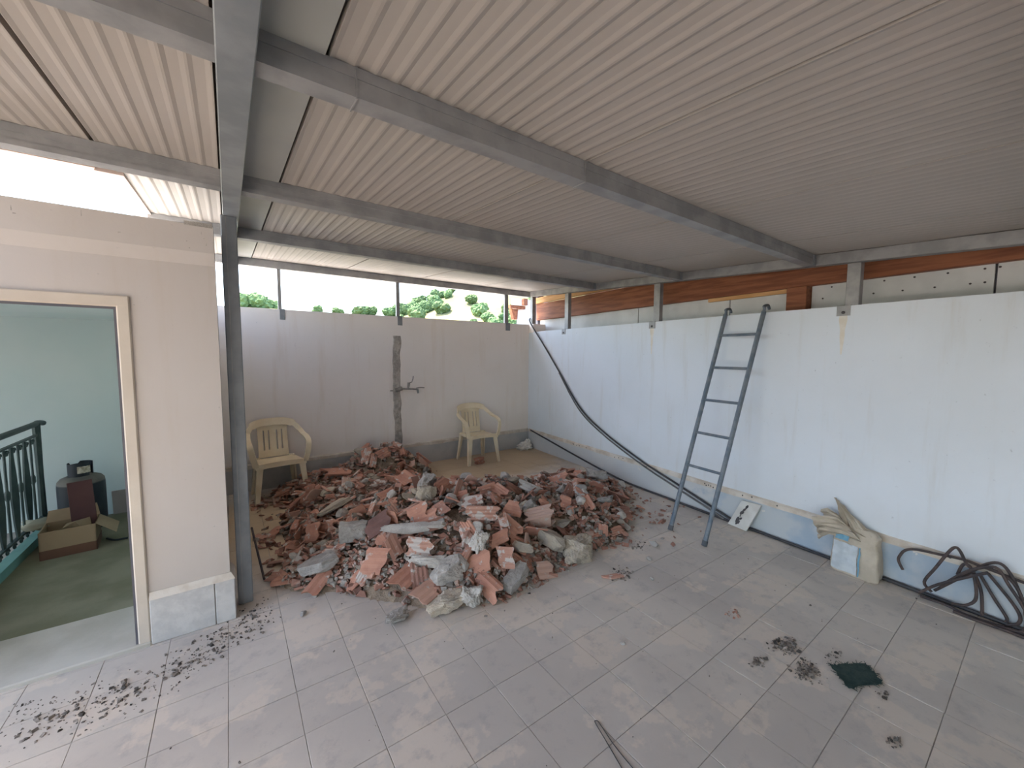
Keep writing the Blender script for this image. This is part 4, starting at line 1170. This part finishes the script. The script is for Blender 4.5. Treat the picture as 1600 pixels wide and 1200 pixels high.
SPECIAL = [
 # name, mesh, (x, y, z), rotation, label, category, footprint radius
 ('clay_plate', mesh_of(shard_geo(rr, .19, .17, .011, 4), M['terra']), (0.76, 2.65, 0.19), (D(62), D(2), FACE), 'large square ribbed terracotta plate facing forward at the front of the heap', 'clay fragment', .09),
 ('mortar_strip', withmat(blk(.42, .075, .05, 3, .10), M['mortar_w']), (1.06, 2.73, 0.315), (D(4), D(-2), D(-25)), 'long pale mortar strip lying across the middle of the heap', 'mortar fragment', .16),
 ('concrete_slab', withmat(blk(.25, .19, .095, 5, .12), M['mortar']), (0.45, 2.93, 0.13), (D(-8), D(-10), D(10)), 'grey concrete slab at the front left foot of the heap', 'concrete chunk', .12),
 ('concrete_block', withmat(blk(.21, .13, .13, 8, .13), M['mortar']), (0.71, 3.05, 0.26), (D(8), D(4), D(-12)), 'rough dark grey concrete block above the front left slab', 'concrete chunk', .10),
 ('render_slab', withmat(blk(.30, .21, .05, 9, .12), M['mortar_t']), (0.7, 3.72, 0.235), (D(-18), D(-14), D(20)), 'flat tan slab of render tilted on the left of the heap', 'concrete chunk', .14),
 ('hollow_brick', mesh_of(shard_geo(random.Random(5), .26, .15, .010, 4, 3, .10, 0, True), M['terra']), (2.05, 2.48, 0.29), (D(14), D(-12), D(-30)), 'hollow orange brick with open cells on the right of the heap', 'brick', .13),
 ('boulder', withmat(blk(.27, .18, .17, 14, .22), M['mortar_t']), (2.18, 2.13, 0.08), (D(4), D(6), D(-15)), 'big pale broken lump at the right front of the heap', 'concrete chunk', .15),
 ('cement_brick', withmat(blk(.21, .11, .10, 17, .10), M['mortar_t']), (2.02, 2.27, 0.14), (D(-12), D(14), D(-62)), 'tan cement brick just left of the big pale lump', 'brick', .10),
 ('curved_tile', mesh_of(shard_geo(random.Random(9), .22, .13, .012, 4, 0, 0, .035), M['terra']), (1.32, 2.1, 0.1), (D(38), D(18), D(-75)), 'curved orange tile fragment at the front toe of the heap', 'clay fragment', .09),
 ('grey_slab', withmat(blk(.26, .12, .09, 21, .11), M['mortar']), (1.55, 2.11, 0.07), (D(14), D(-10), D(15)), 'long smooth grey slab right of the curved tile', 'concrete chunk', .12),
 ('rough_mortar_lump', withmat(blk(.24, .13, .08, 24, .24), M['mortar_t']), (1.05, 2.17, 0.05), (D(4), 0, D(-8)), 'flat crumbly grey lump at the very front of the heap', 'concrete chunk', .12),
 ('white_lump', withmat(blk(.13, .12, .11, 28, .35), M['mortar_w']), (1.2, 2.11, 0.07), (D(10), D(20), D(30)), 'lumpy white mortar piece beside the curved tile', 'concrete chunk', .06),
 ('lone_chunk', withmat(blk(.16, .065, .06, 31, .35), M['mortar']), (.765, 2.235, .028), (0, D(2), D(18)), 'lone elongated concrete chunk on the open floor before the heap', 'concrete chunk', .0),
 ('clay_gutter', mesh_of(shard_geo(random.Random(13), .25, .13, .011, 3, 2, .035), M['terra']), (0.9, 2.44, 0.14), (D(24), D(-8), D(28)), 'long terracotta piece with raised ribs left of the crumbly lump', 'clay fragment', .11),
 ('clay_wedge', mesh_of(shard_geo(random.Random(14), .22, .09, .012, 2), M['terra']), (0.43, 2.82, 0.07), (D(30), D(-22), D(38)), 'pointed terracotta wedge on the floor at the left toe', 'clay fragment', .09),
 ('broken_brick', mesh_of(shard_geo(random.Random(16), .19, .15, .010, 4, 3, .09, 0, True), M['terra']), (0.49, 3.45, 0.16), (D(58), D(-20), D(-60)), 'broken hollow brick standing on edge at the left of the heap', 'brick', .10),
 ('pink_plate', mesh_of(shard_geo(random.Random(18), .21, .13, .012, 4), M['terra_mort']), (1.03, 2.53, 0.26), (D(48), D(6), FACE), 'pale pink ribbed plate with mortar in the front middle', 'clay fragment', .10),
 ('capped_brick', mesh_of(shard_geo(random.Random(20), .19, .13, .012, 3, 3, .07, 0, True), M['terra_mort']), (1.56, 2.74, 0.42), (D(10), D(-6), D(-20)), 'mortar capped hollow brick near the top middle of the heap', 'brick', .10),
 ('upright_plate', mesh_of(shard_geo(random.Random(22), .16, .12, .012, 3), M['terra']), (1.85, 2.57, 0.34), (D(64), D(12), FACE), 'smooth orange plate propped upright left of the hollow orange brick', 'clay fragment', .08),
 ('blotched_lump', withmat(blk(.10, .11, .13, 40, .3), M['mortar_w']), (1.39, 2.33, 0.28), (D(10), D(8), D(12)), 'white blotched mortar lump standing in the middle front', 'concrete chunk', .07),
 ('star_shard', mesh_of(shard_geo(random.Random(26), .15, .13, .012, 3), M['terra']), (1.81, 2.1, 0.045), (D(34), D(8), D(-10)), 'ragged flat terracotta shard on the floor left of the big pale lump', 'clay fragment', .08),
 ('pale_rubble_lump', withmat(blk(.24, .14, .13, 45, .28), M['mortar_w']), (3.42, 3.07, 0.2), (0, D(5), D(-40)), 'crumbling whitish lump at the far right end of the heap', 'concrete chunk', .12),
 ('chair_brick', mesh_of(shard_geo(random.Random(30), .15, .11, .014, 2, 2, .06, 0, True), M['terra']), (2.93, 4.93, .075), (D(6), D(-14), D(-10)), 'dark red brick piece on the floor under the corner chair', 'brick', .0),
 ('flat_shard', mesh_of(shard_geo(random.Random(32), .18, .05, .010, 2), M['terra_mort']), (2.20, 1.80, .012), (0, 0, D(-20)), 'thin flat shard alone on the floor right of the heap', 'clay fragment', .0),
 ('grey_wedge', withmat(blk(.20, .14, .07, 51, .22), M['mortar']), (2.91, 2.5, 0.2), (D(-14), D(10), D(30)), 'grey wedge of concrete at the right edge of the heap', 'concrete chunk', .11),
 ('round_tile', mesh_of(shard_geo(random.Random(36), .26, .11, .013, 4, 0, 0, .03), M['mortar_w']), (2.28, 2.87, 0.37), (D(16), D(20), D(-48)), 'rounded grey ridge tile piece lying on the right crest', 'clay fragment', .12),
 ('red_sliver', mesh_of(shard_geo(random.Random(38), .17, .08, .012, 2), M['terra']), (0.25, 3.05, 0.04), (D(12), D(-8), D(-30)), 'small terracotta slab on the floor nearest the post', 'clay fragment', .0),
 ('flat_plate', mesh_of(shard_geo(random.Random(51), .22, .13, .012, 3), M['terra']), (.98, 2.28, .09), (D(22), D(-6), D(20)), 'flat orange plate sloping to the floor behind the crumbly lump', 'clay fragment', .10),
 ('dark_plate', mesh_of(shard_geo(random.Random(52), .24, .13, .012, 3), M['terra_dark']), (.87, 2.96, .31), (D(50), D(-28), D(-10)), 'dark purplish brown plate left of the long pale strip', 'clay fragment', .11),
 ('twin_plate', mesh_of(shard_geo(random.Random(53), .18, .12, .012, 3), M['terra']), (1.15, 2.86, .37), (D(52), D(-24), D(-20)), 'orange plate leaning just above the long pale strip', 'clay fragment', .08),
 ('twin_plate', mesh_of(shard_geo(random.Random(54), .17, .11, .012, 3), M['terra']), (1.30, 2.80, .38), (D(48), D(-30), D(-28)), 'orange plate leaning right of the one above the pale strip', 'clay fragment', .08),
 ('long_pink_plate', mesh_of(shard_geo(random.Random(55), .30, .12, .012, 4), M['terra_mort']), (1.55, 2.57, .37), (D(40), D(4), D(-28)), 'long pale pink ribbed plate across the upper middle of the heap', 'clay fragment', .13),
 ('orange_wedge', mesh_of(shard_geo(random.Random(56), .18, .09, .014, 2, 1, .05), M['terra']), (1.56, 2.33, .26), (D(40), D(-14), D(-5)), 'orange wedge right of the white blotched lump', 'clay fragment', .08),
 ('mortared_square', mesh_of(shard_geo(random.Random(57), .15, .14, .014, 3), M['terra_mort']), (1.52, 2.20, .18), (D(58), D(4), FACE), 'square terracotta face with a mortar dab above the long grey slab', 'clay fragment', .07),
 ('tall_plate', mesh_of(shard_geo(random.Random(58), .19, .09, .014, 2, 1, .04), M['terra']), (.89, 2.64, .25), (D(40), D(66), D(-40)), 'narrow terracotta plate standing on end in the front left', 'clay fragment', .06),
 ('concrete_cake', withmat(blk(.22, .15, .12, 61, .16), M['mortar']), (1.12, 2.30, .17), (D(20), D(-8), D(-20)), 'rounded grey concrete cake in the front middle of the heap', 'concrete chunk', .09),
 ('concrete_bar', withmat(blk(.26, .07, .07, 62, .2), M['mortar_w']), (1.04, 2.42, .20), (D(8), D(2), D(-32)), 'rough pale concrete bar above the grey cake', 'concrete chunk', .10),
 ('red_slab', mesh_of(shard_geo(random.Random(59), .34, .15, .02, 2, 2, .05), M['terra']), (.94, 4.78, .26), (D(12), D(4), D(-12)), 'broad red slab on the rear left of the heap by the wall', 'clay fragment', .15),
 ('cell_brick', mesh_of(shard_geo(random.Random(60), .20, .15, .01, 4, 3, .09, 0, True), M['terra']), (1.34, 3.63, .41), (D(20), D(16), D(-70)), 'hollow brick showing dark cells on the rear middle of the heap', 'brick', .11),
 ('grey_lump', withmat(blk(.18, .13, .13, 63, .2), M['mortar']), (1.42, 3.32, .43), (D(10), D(-12), D(35)), 'large grey lump on the crest of the heap', 'concrete chunk', .09),
 ('grey_cube', withmat(blk(.15, .12, .14, 64, .16), M['mortar_t']), (1.30, 3.05, .43), (D(-6), D(14), D(20)), 'squarish tan grey block on the crest near the large grey lump', 'concrete chunk', .08),
]
for nm, me, p_, rot, lb, ct, rad in SPECIAL:
    put(nm, me, *p_, rot, .84 if ct == 'concrete chunk' else 1.0, lb, ct)
    if rad: taken.append((p_[0], p_[1], rad * .62))

# ---- the countable fragments: terracotta shards and mortar chunks
def sample(r, thin=False):
    while True:
        x = r.uniform(.15, 3.9); y = r.uniform(2.03, 5.33)
        h = mound(x, y)
        if h < .012: continue
        if x < .75 and 4.75 < y and h < .05: continue
        return x, y, h
n_sh = 0; guard = 0
def zone(x, y):
    if y > 4.35: return 'on the high pile against the back wall'
    if x < .85: return 'on the left flank of the heap'
    if x > 2.55: return 'on the right flank of the heap'
    if y < 2.6: return 'along the front toe of the heap'
    if y < 3.4: return 'on the middle of the heap'
    return 'on the far side of the heap'
SHL = ['broken orange terracotta shard ', 'mortar smeared terracotta shard ']
while n_sh < 266 and guard < 9000:
    guard += 1
    x, y, h = sample(rub)
    if rub.random() > (1.0 if y < 3.9 else .85): continue
    sc = (rub.uniform(.8, 1.4) if y < 3.0 else rub.uniform(.75, 1.25)) * (1 if h > .06 else .75)
    if not free(x, y, .02): continue
    i = rub.randrange(len(SH)); me, L = SH[i]
    tilt = rub.gauss(0, .42) if rub.random() < .72 else rub.choice((-1, 1)) * rub.uniform(.7, 1.25)
    zz = mound(x, y) + .012 + abs(math.sin(tilt)) * .028 * sc + rub.uniform(0, .018)
    lb = SHL[1 if i % 4 == 1 else 0]
    put('clay_shard', me, x, y, zz, orient(x, y, tilt, rub), sc, lb + zone(x, y), 'clay fragment', lb.strip() + 's ' + zone(x, y))
    n_sh += 1
# thin scatter of shards beside the left chair and at the right tail
for k0 in range(36):
    if k0 < 24: x, y = rub.uniform(.16, .80), rub.choice((rub.uniform(4.55, 5.2), rub.uniform(3.3, 4.0), rub.uniform(4.55, 5.0)))
    else: x, y = rub.uniform(2.95, 3.75), rub.uniform(2.35, 3.3)
    i = rub.randrange(len(SH)); me, L = SH[i]
    sc = rub.uniform(.55, .95)
    put('clay_shard', me, x, y, mound(x, y) + .016 + rub.uniform(0, .02), (rub.gauss(0, .15), rub.gauss(0, .15), rub.uniform(0, 6.28)), sc,
        'terracotta shard lying loose ' + ('beside the chair near the post' if k0 < 24 else 'at the right tail of the heap'), 'clay fragment', 'loose shards ' + ('by the chair' if k0 < 24 else 'at the right tail'))
n_ch = 0; guard = 0
while n_ch < 170 and guard < 6000:
    guard += 1
    x, y, h = sample(rub)
    if rub.random() > (1.0 if y < 3.5 else .4): continue
    if not free(x, y, .02): continue
    i = rub.randrange(len(CH))
    sc = rub.uniform(.026, .06) if rub.random() < .7 else rub.uniform(.06, .095)
    cl = ('grey', 'whitish', 'grey', 'tan')[i % 4]
    put('mortar_chunk', CH[i], x, y, mound(x, y) + sc * .35, (rub.uniform(-.6, .6), rub.uniform(-.6, .6), rub.uniform(0, 6.28)), sc,
        cl + ' mortar chunk ' + zone(x, y), 'concrete chunk', cl + ' mortar chunks ' + zone(x, y))
    n_ch += 1

# ---- fines nobody could count
def crumbs(n, place, mt, name, label, smin, smax, flat=.35, parent=None, seed=1, zlift=True):
    r = random.Random(seed); b = MB()
    for i in range(n):
        x, y = place(r)
        if y > BY - .02: continue
        s_ = (smin + (smax - smin) * r.random() ** (1 if zlift else 2.6)) * (1 if r.random() < .85 else 1.5)
        X = T(x, y, (mound(x, y) if zlift else 0) + s_ * flat * .4) @ Matrix.Rotation(r.uniform(0, 6.28), 4, 'Z') @ Matrix.Rotation(r.gauss(0, .5), 4, 'X') @ Matrix.Rotation(r.gauss(0, .4), 4, 'Y')
        j = lambda: r.uniform(.6, 1.15)
        bt = [(-s_ * j(), -s_ * .6 * j(), -s_ * flat), (s_ * j(), -s_ * .6 * j(), -s_ * flat), (s_ * j(), s_ * .6 * j(), -s_ * flat), (-s_ * j(), s_ * .6 * j(), -s_ * flat)]
        tp2 = [(p_[0] * j(), p_[1] * j(), s_ * flat * j()) for p_ in bt]
        b.hexa(bt, tp2, X)
    return tag(b.build(name, mt), label, 'rubble', kind='stuff')
def on_heap(r):
    x, y, h = sample(r); return x, y
def round_heap(r):
    x, y, h = sample(r)
    return x + r.gauss(0, .10), y + r.gauss(0, .10)
crumbs(2700, on_heap, M['terra_fine'], 'terracotta_crumbs', 'small terracotta crumbs filling the gaps of the heap', .013, .042, .22, seed=2)
crumbs(1500, on_heap, M['mortar_fine'], 'mortar_crumbs', 'small mortar crumbs filling the gaps of the heap', .008, .026, .6, seed=3)
def front_toe(r):
    t_ = r.random()
    return .35 + 2.3 * t_ + r.gauss(0, .05), 2.95 - .85 * min(1, t_ * 2.4) + .04 * math.sin(t_ * 9) + abs(r.gauss(0, .13)) + r.uniform(-.05, .05)
crumbs(520, front_toe, M['terra_fine'], 'toe_debris', 'small reddish fragments strewn along the front toe of the heap', .010, .034, .26, seed=8)
crumbs(420, front_toe, M['mortar_fine'], 'toe_mortar', 'small grey mortar bits strewn along the front toe of the heap', .007, .022, .6, seed=9)
crumbs(700, round_heap, M['crumb'], 'edge_grit', 'dark grit around the edge of the heap', .003, .010, .5, seed=4)
def left_sand(r): return r.uniform(.14, .85), r.choice((r.gauss(4.85, .22), r.gauss(3.65, .22)))
crumbs(240, left_sand, M['terra_fine'], 'chair_debris', 'flat brown shards scattered under the chair by the post', .02, .055, .16, seed=5)
def right_tail(r): return r.gauss(3.15, .32), r.gauss(2.75, .34)
crumbs(300, right_tail, M['terra_fine'], 'tail_debris', 'fine reddish debris at the right tail of the heap', .008, .026, .3, seed=6)
def streak(r):
    t_ = r.random() ** 1.25
    return .12 - .95 * t_ + r.gauss(0, .05), 2.80 - .42 * math.sin(t_ * 2.2) + r.gauss(0, .075) + .12 * t_
crumbs(620, streak, M['crumb'], 'dirt_streak', 'dark dirt crumbs trailing across the floor in front of the doorway', .0022, .010, .5, seed=7, zlift=False)
for i, (cx, cy, n, sg, lb) in enumerate(((2.45, .80, 150, .045, 'gravel crumbs on the floor above the green felt'), (2.33, .66, 190, .045, 'gravel crumbs on the floor left of the green felt'),
        (2.19, .84, 80, .02, 'small pile of gravel on the floor left of the other crumbs'), (2.57, .63, 22, .03, 'few crumbs at the upper corner of the green felt'), (2.49, 1.10, 30, .03, 'reddish crumbs on the open floor below the ladder'),
        (2.20, .31, 18, .02, 'tiny crumb pile near the bottom right of the floor'), (2.46, .40, 16, .02, 'few pale crumbs at the lower corner of the green felt'), (2.28, 1.80, 70, .06, 'fine debris around the thin flat shard'), (2.72, 1.98, 40, .05, 'crumbs on the floor right of the heap'))):
    crumbs(n, (lambda r, cx=cx, cy=cy, sg=sg: (cx + r.gauss(0, sg), cy + r.gauss(0, sg * .6))), M['terra_fine'] if 'reddish' in lb else M['crumb'], 'floor_crumbs', lb, .0022, .011, .5, seed=20 + i, zlift=False)
def anywhere(r): return r.uniform(-.9, 3.7), r.uniform(.3, 2.7)
crumbs(170, anywhere, M['crumb'], 'scattered_grit', 'odd specks of grit strewn over the open floor', .002, .006, .5, seed=40, zlift=False)
# loose stones one can pick out on the open floor
for i, (x, y, s_, lb) in enumerate(((.31, 2.62, .030, 'small whitish stone on the floor in front of the post'), (2.86, 1.92, .045, 'crumbly stone on the floor between heap and ladder'), (2.62, 1.80, .030, 'small stone with a pale face right of the heap'),
        (1.72, 1.33, .018, 'tiny dark pebble on the open floor below the heap'), (3.02, 1.95, .022, 'small pebble between the ladder feet'), (2.40, 1.62, .022, 'small reddish pebble on the floor before the ladder'))):
    put('floor_stone', CH[i * 2 % 12], x, y, s_ * .35, (rub.uniform(-.3, .3), rub.uniform(-.3, .3), rub.uniform(0, 6)), s_, lb, 'stone')

for o in bpy.data.objects:
    if '_o' in o: del o['_o']
